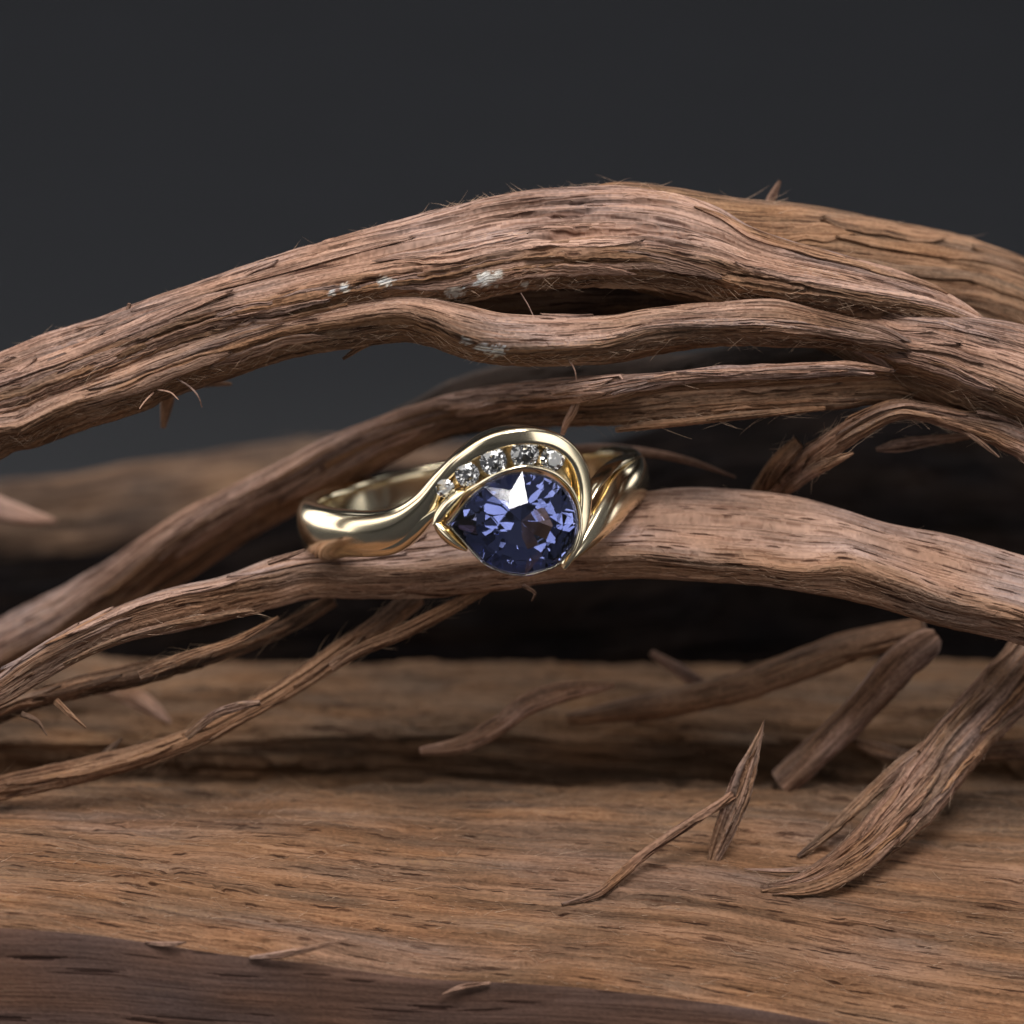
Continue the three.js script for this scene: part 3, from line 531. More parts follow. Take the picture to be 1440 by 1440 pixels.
// ---------------------------------------------------------------- smaller strands and splinters
woodThing('twisted_strand', 'thin twisted brown strand slanting from lower left up to the front strip', 'strand', [
  { name: 'body', dark: true, shreds: { seed: 521, count: 9, len: [5, 16], w: [0.25, 0.8], u: [0.3, 0.74], lift: 0.4, th: 0.14 }, hair: { seed: 501, count: 150, len: 1.2, rad: 0.015 }, g: stick([[-120, 1150, 15, 7, 0.6], [0, 1109, 16, 8, 0.6], [133, 1081, 17, 8, 0.6], [222, 1055, 15, 8, 0.6], [289, 1029, 13, 8, 0.5], [342, 1002, 11, 8, 0.45], [400, 969, 13, 8.5, 0.5], [467, 925, 14, 9, 0.5], [533, 880, 14, 10, 0.5], [585, 838, 14, 11, 0.5]], { seed: 502, a: OCHRE, b: BROWN, rough: 0.9, nr: 56 }) },
  { name: 'fork', dark: true, hair: { seed: 503, count: 80, len: 1, rad: 0.014 }, g: stick([[465, 938, 7, 7, 0.3], [504, 915, 8, 7, 0.35], [560, 892, 9, 7, 0.4], [620, 862, 9, 7, 0.4], [684, 826, 7, 7, 0.35]], { seed: 504, a: OCHRE, b: BROWN, rough: 0.8 }) },
  { name: 'frayed_loop', g: stick([[262, 1036, 5, 5, 0.2], [300, 1006, 6, 5, 0.22], [335, 993, 6, 5, 0.25], [365, 988, 4, 5.4, 0.2]], { seed: 505, a: OCHRE, b: ROSE, rough: 0.7 }) },
]);
woodThing('bent_strip', 'small fibrous strip bent like an elbow at the right above the front strip', 'bark strip', [
  { name: 'body', shreds: { seed: 523, count: 12, len: [4, 12], w: [0.2, 0.7], u: [0.28, 0.74], lift: 0.4, th: 0.12 }, hair: { seed: 511, count: 320, len: 1.3, rad: 0.014 }, g: stick([[1074, 706, 14, 13, 0.6], [1120, 662, 14, 9, 0.6], [1165, 628, 15, 6, 0.7], [1215, 596, 14, 4.4, 0.7], [1262, 578, 12, 4.2, 0.8], [1306, 582, 12, 4.2, 0.8], [1352, 594, 14, 4, 0.8], [1397, 607, 17, 4, 0.9], [1440, 624, 22, 4, 1], [1540, 664, 26, 4, 1.1], [1700, 740, 30, 4, 1.2]], { seed: 512, a: OCHRE, b: ROSE, rough: 1, nr: 56, crack: 0.5 }) },
  { name: 'side_shred', g: stick([[1124, 622, 9, 7, 0.4], [1098, 648, 12, 7.4, 0.5], [1078, 676, 12, 11, 0.5], [1062, 704, 12, 13, 0.5]], { seed: 513, a: OCHRE, b: BROWN, rough: 0.8 }), hair: { seed: 514, count: 30, len: 1 } },
  { name: 'lower_shred', g: stick([[1086, 700, 8, 12, 0.3], [1140, 664, 9, 7, 0.35], [1180, 645, 6, 3.6, 0.25], [1200, 637, 2, 3.6, 0.1]], { seed: 515, a: ROSE, b: OCHRE, rough: 0.7 }), hair: { seed: 516, count: 30, len: 1 } },
  { name: 'splinter', g: stick([[1352, 604, 3, 3.6, 0.12], [1380, 623, 3.4, 3.2, 0.14], [1405, 643, 1.2, 2.8, 0.06]], { seed: 517, a: OCHRE, b: PINK, rough: 0.3 }) },
]);
woodThing('pointed_splinter', 'short pale pointed splinter under the bent strip at right', 'splinter', [
  { name: 'body', g: stick([[1232, 632, 3, 7, 0.2], [1262, 627, 9, 7, 0.3], [1310, 619, 7, 7.4, 0.3], [1378, 612, 3, 8, 0.2]], { seed: 521, a: OCHRE, b: PINK, rough: 0.5 }), hair: { seed: 522, count: 14, len: 0.8 } },
]);
woodThing('curved_splinter', 'thin curved splinter behind the right shoulder of the ring', 'splinter', [
  { name: 'body', g: stick([[800, 634, 7, 16, 0.3], [845, 631, 7, 15, 0.3], [915, 637, 6, 14, 0.3], [975, 650, 4.5, 13, 0.25], [1034, 671, 1.5, 12, 0.1]], { seed: 525, a: OCHRE, b: ROSE, rough: 0.5 }) },
]);
woodThing('forked_splinter', 'small upright pale splinter with a thin leaning arm on the log', 'splinter', [
  { name: 'upright', shreds: { seed: 535, count: 6, len: [1.5, 5], w: [0.12, 0.35], u: [0.35, 0.68], lift: 0.4, th: 0.06 }, hair: { seed: 531, count: 60, len: 0.7, rad: 0.011 }, g: stick([[1000, 1218, 5, 4.4, 0.08], [1009, 1194, 11, 4.3, 0.1], [1022, 1162, 14, 4, 0.12], [1038, 1120, 16, 3.7, 0.13], [1049, 1088, 14, 3.4, 0.12], [1058, 1064, 9, 3.2, 0.1], [1064, 1047, 6, 3, 0.08], [1070, 1030, 3.2, 2.9, 0.06], [1074, 1016, 1, 2.8, 0.04]], { seed: 532, a: PINK, b: OCHRE, rough: 2.2, nr: 56, ragged: 0.5, raggedEnd: true, raggedStart: true }) },
  { name: 'arm', dark: true, g: stick([[1032, 1117, 5, 3.6, 0.18], [1010, 1133, 5.5, 3.5, 0.18], [962, 1163, 6, 3, 0.2], [910, 1200, 6, 2.5, 0.2], [868, 1236, 6.5, 1.7, 0.2], [836, 1258, 6, 1, 0.16], [790, 1272, 2, 0.5, 0.08]], { seed: 533, a: ROSE, b: OCHRE, rough: 1.8 }), hair: { seed: 534, count: 30, len: 0.6, rad: 0.011 } },
]);
woodThing('thick_strand', 'thick frayed strand curving down to the log at the right edge', 'strand', [
  { name: 'body', shreds: { seed: 545, count: 12, len: [4, 14], w: [0.3, 1.0], u: [0.28, 0.74], lift: 0.4, th: 0.16 }, hair: { seed: 541, count: 160, len: 1, rad: 0.013 }, g: stick([[1560, 800, 34, 13, 1], [1460, 915, 36, 11, 1], [1400, 985, 36, 9, 1], [1350, 1040, 36, 7.4, 0.9], [1310, 1092, 35, 6, 0.9], [1262, 1148, 32, 4.6, 0.8], [1212, 1196, 26, 3.6, 0.6], [1160, 1228, 17, 3, 0.4], [1120, 1243, 10, 2.7, 0.25], [1070, 1249, 3, 2.7, 0.12]], { seed: 542, a: ROSE, b: OCHRE, rough: 1.1, nr: 64, crack: 0.5 }) },
  { name: 'splinter', g: stick([[1236, 1180, 5, 3.6, 0.15], [1180, 1212, 5, 3.4, 0.15], [1110, 1224, 4, 3.3, 0.12], [1046, 1222, 1, 3.5, 0.05]], { seed: 546, a: ROSE, b: OCHRE, rough: 0.6 }), hair: { seed: 547, count: 20, len: 0.7, rad: 0.011 } },
  { name: 'splinter', g: stick([[1262, 1178, 5, 3.4, 0.15], [1214, 1222, 6, 2.6, 0.15], [1150, 1252, 4, 2.2, 0.12], [1086, 1258, 1, 2.2, 0.05]], { seed: 548, a: ROSE, b: OCHRE, rough: 0.6 }), hair: { seed: 549, count: 20, len: 0.7, rad: 0.011 } },
  { name: 'thin_branch', hair: { seed: 543, count: 50, len: 0.7, rad: 0.012 }, g: stick([[1345, 1022, 9, 7.6, 0.3], [1315, 1042, 9, 7.2, 0.3], [1265, 1078, 9, 6.6, 0.3], [1210, 1130, 9, 6, 0.28], [1160, 1176, 8, 5.4, 0.22], [1122, 1204, 3, 5, 0.1]], { seed: 544, a: ROSE, b: OCHRE, rough: 0.7 }) },
]);
woodThing('blunt_stick', 'blurred stick with a blunt pink end leaning behind the log ridge', 'stick', [
  { name: 'body', mat: BARKSOFT, g: stick([[1318, 893, 10, 11, 0.5], [1306, 902, 20, 11, 0.9], [1270, 930, 23, 11.5, 1], [1220, 985, 22, 12, 1], [1170, 1035, 21, 13, 1], [1100, 1100, 20, 14, 1]], { seed: 551, a: PINK, b: BROWN, rough: 0.8 }) },
]);
woodThing('long_blurred_strand', 'long blurred strand rising to the right below the front strip', 'strand', [
  { name: 'body', mat: BARKSOFT, g: stick([[800, 1010, 8, 19, 0.5], [880, 998, 15, 18, 0.7], [960, 985, 17, 17, 0.8], [1050, 962, 18, 16, 0.8], [1140, 930, 20, 15, 0.9], [1220, 902, 20, 14, 0.9], [1300, 882, 16, 13, 0.8]], { seed: 561, a: OCHRE, b: BROWN, rough: 0.9 }) },
]);
woodThing('curled_shred', 'dark curled shred of bark lying on the middle of the log ridge', 'shred', [
  { name: 'body', mat: BARKSOFT, g: stick([[590, 1056, 5, 12, 0.4], [650, 1046, 11, 12, 0.5], [700, 1020, 13, 12, 0.5], [740, 990, 15, 12, 0.5], [790, 973, 13, 13, 0.5], [862, 964, 4, 14, 0.3]], { seed: 571, a: BROWN, b: ROSE, rough: 0.7 }) },
]);
woodThing('short_stub', 'faint short blurred stub in the dark gap under the front strip', 'twig', [
  { name: 'body', mat: BARKSOFT, g: stick([[915, 918, 5, 20, 0.4], [950, 940, 9, 20, 0.5], [990, 966, 9, 20, 0.5]], { seed: 581, a: ROSE, b: BROWN, rough: 0.5 }) },
]);
woodThing('pale_shred', 'pale blurred shred on the log ridge at far left', 'shred', [
  { name: 'body', mat: BARKSOFT, g: stick([[128, 968, 5, 20, 0.3], [170, 974, 12, 20, 0.5], [205, 990, 12, 19, 0.5], [240, 1016, 3, 19, 0.2]], { seed: 595, a: PINK, b: OCHRE, rough: 0.7 }) },
]);
woodThing('leaning_shred', 'small dark shred sticking up beside the twisted strand at left', 'shred', [
  { name: 'body', mat: BARKSOFT, dark: true, g: stick([[140, 1070, 6, 9, 0.25], [155, 1054, 5, 9, 0.2], [172, 1038, 1.5, 9, 0.1]], { seed: 596, a: BROWN, b: UMBER, rough: 0.7 }) },
]);
woodThing('dark_shred', 'dark flat shred lying behind the thick strand at the right edge', 'shred', [
  { name: 'body', mat: BARKSOFT, g: stick([[1200, 1042, 4, 13, 0.3], [1240, 1056, 11, 13, 0.5], [1290, 1066, 9, 13, 0.4], [1380, 1058, 12, 12, 0.5], [1520, 1050, 14, 12, 0.6]], { seed: 591, a: UMBER, b: BROWN, rough: 0.7 }) },
]);

// ---------------------------------------------------------------- the ring
{
  const GOLD = new THREE.MeshStandardMaterial({ color: new THREE.Color(0.93, 0.81, 0.58), metalness: 1, roughness: 0.17 });
  const GOLDDEEP = new THREE.MeshStandardMaterial({ color: new THREE.Color(0.88, 0.66, 0.36), metalness: 1, roughness: 0.25 });
  const SAPPHIRE = new THREE.MeshPhysicalMaterial({ color: 0xffffff, transmission: 1, roughness: 0, ior: 1.77, thickness: 0.005, attenuationColor: new THREE.Color(0.235, 0.275, 0.545), attenuationDistance: 0.0062, specularIntensity: 1 });
  const DIAMOND = new THREE.MeshPhysicalMaterial({ color: 0xffffff, transmission: 1, roughness: 0, ior: 2.4, thickness: 0.001 });
  const CD = 10, centre = at(665, 703, CD), roll = THREE.MathUtils.degToRad(8.6), tilt = THREE.MathUtils.degToRad(9);
  const up0 = camX.clone().multiplyScalar(-Math.sin(roll)).addScaledVector(camY, Math.cos(roll));
  const axis = up0.clone().multiplyScalar(Math.cos(tilt)).addScaledVector(camZ, Math.sin(tilt));
  const e1 = camX.clone().multiplyScalar(Math.cos(roll)).addScaledVector(camY, Math.sin(roll));
  const e2 = e1.clone().cross(axis).normalize();
  const R = 10.95;
  const radial = (th) => e2.clone().multiplyScalar(Math.cos(th)).addScaledVector(e1, Math.sin(th));
  const cyl = (th, h, r) => centre.clone().addScaledVector(radial(th), r * MM).addScaledVector(axis, h * MM);
  // angle and height on the front of a cylinder round the ring's axis of the line of sight through a pixel
  function onCyl(px, py, r) {
    const d = at(px, py, 0).sub(eye).normalize(), o = eye.clone().sub(centre), D = d.clone().addScaledVector(axis, -d.dot(axis)), O = o.clone().addScaledVector(axis, -o.dot(axis));
    const a = D.dot(D), b = 2 * D.dot(O), c = O.dot(O) - r * r * MM * MM, disc = Math.max(0, b * b - 4 * a * c), t = (-b - Math.sqrt(disc)) / (2 * a);
    const p = o.addScaledVector(d, t);
    return [Math.atan2(p.dot(e1), p.dot(e2)), p.dot(axis) / MM];
  }
  const ring = thing('gold_ring', 'polished yellow gold ring with a pear-shaped blue gem and five diamonds', 'ring', centre.clone().addScaledVector(axis, -0.0016));
  // profile points (across, height 0..1): domed outside, nearly flat inside
  function profile(n, dome, square) {
    const out = [];
    for (let k = 0; k < n; k++) {
      const a = k / n * 2 * Math.PI, c = Math.cos(a), s = Math.sin(a), e = s > 0 ? dome : square;
      out.push([Math.sign(c) * Math.pow(Math.abs(c), 2 / e), Math.sign(s) * Math.pow(Math.abs(s), 2 / e)]);
    }
    return out;
  }
  // nodes: [angle, height, radius of the outer face, half width mm, thickness mm]; the bar follows the cylinder
  function bar(nodes, o = {}) {
    let L = 0;
    const tab = nodes.map((p, i) => { if (i) L += Math.hypot((p[0] - nodes[i - 1][0]) * R, p[1] - nodes[i - 1][1]); return [L, ...p]; });
    const f = rows(tab), N = o.n ?? 160, prof = profile(o.k ?? 40, o.dome ?? 2.2, o.square ?? 4), dm = o.dome ?? 2.2, pos = [], idx = [], K = prof.length;
    for (let i = 0; i <= N; i++) {
      const l = L * i / N, [, th, h, r, hw, tk, rail] = f(l), A = f(Math.max(0, l - 0.05)), B = f(Math.min(L, l + 0.05));
      const P = cyl(th, h, r - tk / 2), T = cyl(B[1], B[2], B[3]).sub(cyl(A[1], A[2], A[3])).normalize(), n = radial(th);
      if (o.pitch) n.addScaledVector(axis, o.pitch).normalize();
      n.addScaledVector(T, -n.dot(T)).normalize();
      const w = T.clone().cross(n).normalize();
      for (const [a, b] of (rail === undefined ? prof : profile(K, dm + rail * 2.6, o.square ?? 4))) { const q = P.clone().addScaledVector(w, a * Math.max(0.03, hw) * MM).addScaledVector(n, b * tk / 2 * MM); pos.push(q.x, q.y, q.z); }
      if (i) for (let k = 0; k < K; k++) { const a = (i - 1) * K + k, b = (i - 1) * K + (k + 1) % K; idx.push(a, a + K, b, b, a + K, b + K); }
    }
    for (let k = 1; k < K - 1; k++) idx.push(0, k, k + 1, N * K, N * K + k + 1, N * K + k);
    const g = new THREE.BufferGeometry();
    g.setAttribute('position', new THREE.Float32BufferAttribute(pos, 3)); g.setIndex(idx); g.computeVertexNormals();
    return outward(g, centre, 0);
  }
  // turns the faces so that the enclosed volume is positive
  function outward(g) {
    const p = g.attributes.position, ix = g.index.array, a = V3(), b = V3(), c = V3(); let v = 0;
    for (let k = 0; k < ix.length; k += 3) { a.fromBufferAttribute(p, ix[k]).sub(centre); b.fromBufferAttribute(p, ix[k + 1]).sub(centre); c.fromBufferAttribute(p, ix[k + 2]).sub(centre); v += a.dot(b.cross(c)); }
    if (v < 0) { const arr = Array.from(ix); for (let k = 0; k < arr.length; k += 3) { const t = arr[k]; arr[k] = arr[k + 1]; arr[k + 1] = t; } g.setIndex(arr); g.computeVertexNormals(); }
    return g;
  }
  const pxNode = (x, y, r, hwPx, tk) => { const [th, h] = onCyl(x, y, r); return [th, h, r, hwPx * 0.0432, tk]; };
  const D = Math.PI / 180;
  // one bar: right arm from under the gem, round the back, left shoulder, then the sweep over the gem
  const back = [];
  for (const [deg, h, hw, tk] of [[88, 0.15, 1.45, 1.5], [110, 0.1, 1.35, 1.5], [135, 0, 1.3, 1.4], [180, -0.1, 1.3, 1.3], [225, -0.1, 1.35, 1.35], [250, -0.1, 1.5, 1.45], [275, -0.05, 1.65, 1.6], [293, -0.05, 1.65, 1.7]]) back.push([deg * D, h, R, hw, tk]);
  const wrap = (n) => { n[0] += 2 * Math.PI; return n; };
  const nodes = [
    pxNode(795, 797, R + 0.9, 3, 1.2), pxNode(815, 776, R + 0.8, 11, 1.7), pxNode(842, 748, R + 0.6, 19, 1.6), pxNode(868, 718, R + 0.4, 27, 1.5), pxNode(889, 690, R + 0.2, 32, 1.5),
    ...back,
    wrap(pxNode(470, 755, R, 33, 1.7)), wrap(pxNode(520, 755, R + 0.1, 31, 1.8)), wrap(pxNode(560, 742, R + 0.3, 27, 1.9)), wrap(pxNode(592, 716, R + 0.6, 21, 2)), wrap(pxNode(619, 678, R + 1, 14, 2.1)), wrap(pxNode(652, 646, R + 1.4, 11.5, 2.3)), wrap(pxNode(694, 623, R + 1.7, 12.5, 2.5)), wrap(pxNode(740, 614, R + 1.9, 13, 2.6)), wrap(pxNode(783, 621, R + 1.9, 12.5, 2.6)), wrap(pxNode(812, 645, R + 1.8, 12.5, 2.5)), wrap(pxNode(825, 680, R + 1.7, 12, 2.4)), wrap(pxNode(825, 718, R + 1.6, 11, 2.2)), wrap(pxNode(816, 756, R + 1.5, 9, 2)), wrap(pxNode(803, 786, R + 1.3, 5, 1.6)), wrap(pxNode(796, 797, R + 1.1, 2, 1.2)),
  ];
  nodes.forEach((n, i) => n.push(i < 5 ? 0.1 : sstep(592, 660, 560 + (i - 16) * 33)));
  part('band', bar(nodes, { n: 620, k: 56, dome: 2.15, square: 5 }), GOLD, ring);
  // inner rail: leaves the left shoulder, runs below the diamonds and down the right side of the gem
  part('inner_rail', bar([
    pxNode(505, 768, R - 0.15, 19, 1.6), pxNode(545, 764, R - 0.02, 18, 1.7), pxNode(578, 747, R + 0.25, 13, 1.8), pxNode(604, 727, R + 0.6, 8, 1.8), pxNode(635, 706, R + 1, 5, 1.8), pxNode(672, 682, R + 1.4, 4.2, 1.9), pxNode(705, 665, R + 1.65, 4, 2), pxNode(740, 656.5, R + 1.75, 4, 2), pxNode(775, 663, R + 1.75, 4.4, 2), pxNode(800, 682, R + 1.7, 4.6, 2), pxNode(814, 708, R + 1.65, 4.6, 2), pxNode(818, 738, R + 1.6, 4.6, 2), pxNode(812, 768, R + 1.5, 4.2, 1.8), pxNode(796, 793, R + 1.35, 2.4, 1.4)],
    { n: 260, k: 28, dome: 3, square: 4 }), GOLD, ring);
  part('channel_floor', bar([pxNode(600, 706, R + 0.1, 3, 0.8), pxNode(626, 684, R + 0.1, 10, 0.6), pxNode(658, 664, R + 0.25, 14, 0.6), pxNode(695, 647, R + 0.35, 16, 0.6), pxNode(738, 638, R + 0.4, 17, 0.6), pxNode(775, 646, R + 0.4, 16, 0.6), pxNode(803, 672, R + 0.8, 10, 0.9), pxNode(818, 706, R + 1, 4, 0.9)], { n: 90, k: 24, dome: 5, square: 4 }), GOLDDEEP, ring);
  // shoulder ribs on the right
  part('shoulder_rib', bar([pxNode(832, 704, R + 0.3, 3, 1.1), pxNode(848, 680, R + 0.2, 5, 1.1), pxNode(868, 659, R, 6, 1.1), pxNode(890, 645, R - 0.15, 6, 1.1), pxNode(905, 640, R - 0.2, 6, 1)], { n: 60, k: 24 }), GOLD, ring);

  // ---- stones
  const gth = onCyl(727, 736, R + 1.5), gn = radial(gth[0]), gc = cyl(gth[0], gth[1], R + 1.45);
  const gx = e1.clone().addScaledVector(gn, -e1.dot(gn)).normalize(), gy = gn.clone().cross(gx).normalize(); if (gy.dot(axis) < 0) gy.negate();
  const onPlane = (x, y) => { const d = at(x, y, 0).sub(eye).normalize(), t = gc.clone().sub(eye).dot(gn) / d.dot(gn), p = eye.clone().addScaledVector(d, t).sub(gc); return [p.dot(gx) / MM, p.dot(gy) / MM]; };
  const outline = [[653, 707], [678, 684], [707, 668], [734, 663], [766, 668], [790, 682], [807, 706], [814, 735], [809, 764], [789, 792], [766, 803], [737, 810], [707, 806], [678, 792], [655, 767], [629, 738]].map(([x, y]) => onPlane(x, y));
  // a point half way between two points of the outline, on its curve
  const between = (o, k) => { if (o.pointed && k > 13) return [(o[k][0] + o[(k + 1) % 16][0]) / 2, (o[k][1] + o[(k + 1) % 16][1]) / 2]; const g = (q) => o[(q + 16) % 16]; return [0, 1].map((c) => (9 * (g(k)[c] + g(k + 1)[c]) - g(k - 1)[c] - g(k + 2)[c]) / 16); };
  outline.pointed = true;
  function cutStone(ring_, table, crown, depth, girdle, mid, cu) {
    // ring_: 16 points of the girdle in the stone's plane; the even ones face the main facets
    const tris = [], n = 16, up = (p, z) => [p[0], p[1], z];
    const cx = cu[0], cy = cu[1], sc = (p, k) => [cx + (p[0] - cx) * k, cy + (p[1] - cy) * k];
    const T = [], M = [], G = ring_.map((p) => up(p, girdle / 2)), H = ring_.map((p) => up(p, -girdle / 2)), Q = [], E = ring_.map((p, k) => up(between(ring_, k), girdle / 2)), F = ring_.map((p, k) => up(between(ring_, k), -girdle / 2));
    for (let k = 0; k < 8; k++) {
      const a = ring_[2 * k], b = ring_[(2 * k + 2) % n], m = ring_[2 * k + 1];
      T.push(up(sc([(a[0] + b[0]) / 2 * 0.45 + m[0] * 0.55, (a[1] + b[1]) / 2 * 0.45 + m[1] * 0.55], table), crown));
      M.push(up(sc(a, mid), crown * 0.5));
      Q.push(up(sc(m, 0.3), -depth * 0.74));
    }
    const C = [cx, cy, -depth], W1 = [];
    for (let k = 0; k < n; k++) { const a = ring_[k], b = ring_[(k + 1) % n]; W1.push(up(sc([(a[0] + b[0]) / 2, (a[1] + b[1]) / 2], 0.62), -depth * 0.45)); }
    for (let k = 0; k < 8; k++) {
      const k1 = (k + 1) % 8, p = (k + 7) % 8;
      // kite facet of the crown: girdle point 2k, the mid points and the table corners on both sides
      tris.push([[cx, cy, crown], T[p], T[k]]);
      tris.push([T[p], M[k], T[k]]);
      tris.push([T[k], M[k], G[2 * k + 1]], [T[k], G[2 * k + 1], M[k1]]);
      tris.push([M[k], G[2 * k], E[2 * k]], [M[k], E[2 * k], G[2 * k + 1]], [M[k1], G[2 * k + 1], E[2 * k + 1]], [M[k1], E[2 * k + 1], G[(2 * k + 2) % n]]);
      for (const m of [2 * k, 2 * k + 1]) for (const [p1, q1, p2, q2] of [[G[m], H[m], E[m], F[m]], [E[m], F[m], G[(m + 1) % n], H[(m + 1) % n]]]) tris.push([p1, q1, q2], [p1, q2, p2]);
    }
    // pavilion: two rows of facets and a pointed foot
    for (let k = 0; k < n; k++) {
      const k1 = (k + 1) % n;
      tris.push([H[k], W1[k], F[k]], [F[k], W1[k], H[k1]], [H[k1], W1[k], W1[k1]]);
      if (k % 2 === 0) tris.push([W1[k], Q[k / 2], W1[k1]]); else tris.push([W1[k], Q[(k - 1) / 2], W1[k1]], [W1[k1], Q[(k - 1) / 2], Q[(k + 1) / 2 % 8]]);
    }
    for (let k = 0; k < 8; k++) tris.push([Q[k], C, Q[(k + 1) % 8]]);
    return tris;
  }
  function stoneGeometry(tris, frame) {
    const pos = [], a = V3(), b = V3(), c = V3(), o = V3(0, 0, 0);
    for (const t of tris) {
      let [p, q, r] = t.map((v) => V3(v[0], v[1], v[2]));
      const n = q.clone().sub(p).cross(r.clone().sub(p)), mid = p.clone().add(q).add(r).multiplyScalar(1 / 3).sub(V3(0.1, 0, -0.4));
      if (n.dot(mid) < 0) [q, r] = [r, q];
      for (const v of [p, q, r]) { const w = frame(v); pos.push(w.x, w.y, w.z); }
    }
    const g = new THREE.BufferGeometry(); g.setAttribute('position', new THREE.Float32BufferAttribute(pos, 3)); g.computeVertexNormals();
    return g;
  }
  const gemFrame = (v) => gc.clone().addScaledVector(gx, v.x * MM).addScaledVector(gy, v.y * MM).addScaledVector(gn, v.z * MM);
  const gem = part('pear_gem', stoneGeometry(cutStone(outline, 0.46, 1.0, 2.7, 0.12, 0.7, onPlane(738, 736)), gemFrame), SAPPHIRE, ring);
  gem.userData.label = 'violet blue pear-shaped faceted gem';
  for (const [x, y, rp] of [[626, 687, 13], [657, 667, 16.5], [694, 649, 18.5], [738, 638, 20], [777, 645, 18]]) {
    const rr = R + 1.45 - (x < 640 ? 0.4 : x < 670 ? 0.2 : 0), [th, h] = onCyl(x, y, rr), n = radial(th), c = cyl(th, h, rr), r = rp * 0.0432, u = e1.clone().addScaledVector(n, -e1.dot(n)).normalize(), w = n.clone().cross(u);
    const pts = []; for (let k = 0; k < 16; k++) pts.push([Math.cos(k * Math.PI / 8 + x) * r, Math.sin(k * Math.PI / 8 + x) * r]);
    const m = part('diamond', stoneGeometry(cutStone(pts, 0.6, r * 0.32, r * 0.86, r * 0.05, 0.8, [0, 0]), (v) => c.clone().addScaledVector(u, v.x * MM).addScaledVector(w, v.y * MM).addScaledVector(n, v.z * MM)), DIAMOND, ring);
    m.userData.label = x < 640 ? 'smallest round diamond, at the left end of the channel' : undefined;
    if (!m.userData.label) delete m.userData.label;
  }
  // the seat under the girdle: a low wall that follows the outline
  {
    const pos = [], idx = [], n = 96, pt = (k) => { const a = k / n * 16, i = Math.floor(a) % 16, t = a - Math.floor(a), g = (q) => outline[(q + 16) % 16], p0 = g(i - 1), p1 = g(i), p2 = g(i + 1), p3 = g(i + 2); if (i > 13) return [p1[0] + (p2[0] - p1[0]) * t, p1[1] + (p2[1] - p1[1]) * t]; return [0, 1].map((c) => 0.5 * (2 * p1[c] + (p2[c] - p0[c]) * t + (2 * p0[c] - 5 * p1[c] + 4 * p2[c] - p3[c]) * t * t + (3 * p1[c] - p0[c] - 3 * p2[c] + p3[c]) * t * t * t)); };
    const ringOf = [[0.985, -0.1], [1.0, -0.2], [0.985, -0.45], [0.86, -1.3], [0.80, -1.3], [0.9, -0.45], [0.94, -0.12]];
    const o = onPlane(738, 736);
    for (let k = 0; k < n; k++) { const p = pt(k); for (const [s, z] of ringOf) { const q = gemFrame(V3(o[0] + (p[0] - o[0]) * s, o[1] + (p[1] - o[1]) * s, z)); pos.push(q.x, q.y, q.z); } }
    const m = ringOf.length;
    for (let k = 0; k < n; k++) for (let j = 0; j < m; j++) { const a = k * m + j, b = k * m + (j + 1) % m, c = ((k + 1) % n) * m + j, d = ((k + 1) % n) * m + (j + 1) % m; idx.push(a, c, b, b, c, d); }
    const g = new THREE.BufferGeometry(); g.setAttribute('position', new THREE.Float32BufferAttribute(pos, 3)); g.setIndex(idx); g.computeVertexNormals();
    part('gem_seat', outward(g), GOLD, ring);
  }
  // the chevron claw that covers the point of the gem: two bevelled arms that meet in a ridge
  {
    const arm = (pts) => bar(pts.map(([x, y, r, w, t]) => pxNode(x, y, R + r, w, t)), { n: 40, k: 24, dome: 1.7, square: 4 });
    part('claw', mergeGeometries([
      arm([[611, 736, 1.35, 4, 1.2], [618, 728, 1.5, 10.5, 1.4], [630, 714, 1.65, 12, 1.5], [642, 701, 1.75, 9, 1.3], [654, 691, 1.8, 3.5, 0.9]]),
      arm([[611, 735, 1.35, 4, 1.2], [619, 745, 1.48, 10, 1.4], [631, 757, 1.55, 11, 1.5], [644, 767, 1.55, 8, 1.3], [656, 774, 1.5, 3.5, 0.9]])]), GOLD, ring);
  }
}

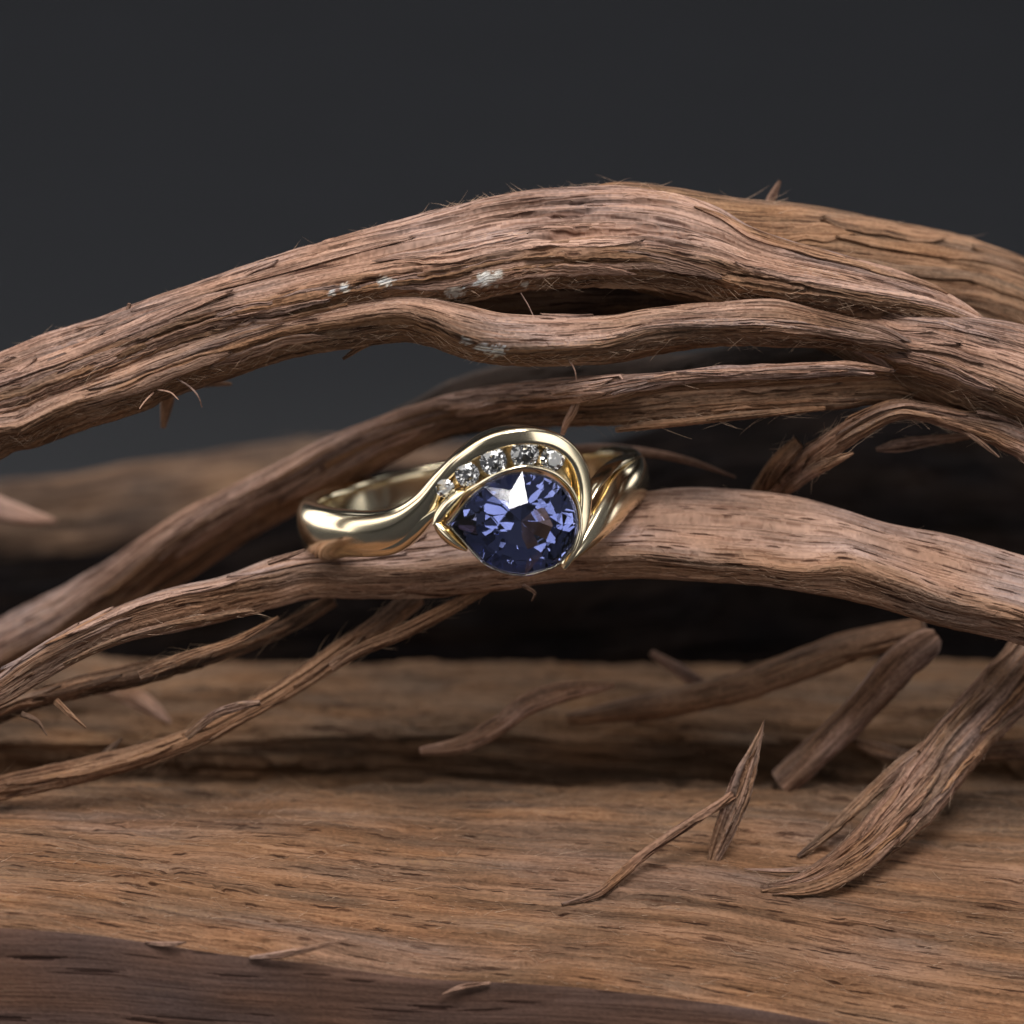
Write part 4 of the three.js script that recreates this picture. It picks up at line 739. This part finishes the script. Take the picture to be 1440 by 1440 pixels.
// ---------------------------------------------------------------- studio lamps out of view; front, near and top ones are added fills
function softbox(name, label, k) {
  const e = k.elev * Math.PI / 180, a = k.azim * Math.PI / 180, target = V3(0, HEIGHT * MM, 0);
  const p = target.clone().add(V3(Math.sin(a) * Math.cos(e), Math.sin(e), Math.cos(a) * Math.cos(e)).multiplyScalar(k.dist));
  const t = thing(name, label, 'lamp', p);
  t.lookAt(target); t.updateMatrixWorld(true);
  const add = (nm, g, m) => { const x = new THREE.Mesh(g, m); x.name = numbered(nm); x.castShadow = true; t.add(x); return x; };
  const shell = new THREE.MeshStandardMaterial({ color: 0x0b0b0c, roughness: 0.8 });
  const rim = new THREE.Shape().moveTo(-k.w / 2 - 0.012, -k.h / 2 - 0.012).lineTo(k.w / 2 + 0.012, -k.h / 2 - 0.012).lineTo(k.w / 2 + 0.012, k.h / 2 + 0.012).lineTo(-k.w / 2 - 0.012, k.h / 2 + 0.012).closePath();
  rim.holes.push(new THREE.Path().moveTo(-k.w / 2, -k.h / 2).lineTo(-k.w / 2, k.h / 2).lineTo(k.w / 2, k.h / 2).lineTo(k.w / 2, -k.h / 2).closePath());
  add('housing_rim', new THREE.ExtrudeGeometry(rim, { depth: 0.03, bevelEnabled: false }).translate(0, 0, -0.025), shell);
  add('lamp_diffuser', new THREE.BoxGeometry(k.w - 0.002, k.h - 0.002, 0.002).translate(0, 0, -0.004), new THREE.MeshStandardMaterial({ color: 0xffffff, emissive: new THREE.Color(...k.color), emissiveIntensity: 0.15 * k.I, roughness: 0.9 }));
  const back = new THREE.CylinderGeometry(0.06, Math.SQRT1_2 * 1.0, 0.12, 4, 1, true).rotateY(Math.PI / 4).rotateX(-Math.PI / 2).scale(k.w, k.h, 1).translate(0, 0, -0.085);
  add('housing', back, shell);
  const l = new THREE.RectAreaLight(new THREE.Color(...k.color), k.I, k.w, k.h);
  l.name = name + '_glow';
  l.position.copy(p).addScaledVector(target.clone().sub(p).normalize(), 0.006); l.lookAt(target);
  scene.add(l);
}
softbox('softbox_lamp', 'large rectangular softbox lamp above and in front of the wood', KEY);
softbox('small_softbox', 'small bright softbox lamp above and to the right of the wood', SPOT);
softbox('left_softbox', 'low softbox lamp standing close on the left of the wood', LEFT);
softbox('right_softbox', 'square dim softbox lamp standing on the right of the wood', RIGHT);
softbox('added_front_fill', 'added low square fill softbox in front of the wood on the right', FRONT);
softbox('added_near_fill', 'added low fill softbox below and left of the camera', NEAR);
softbox('added_top_fill', 'added dim fill softbox above and behind the wood', FILL);

renderer.render(scene, camera);
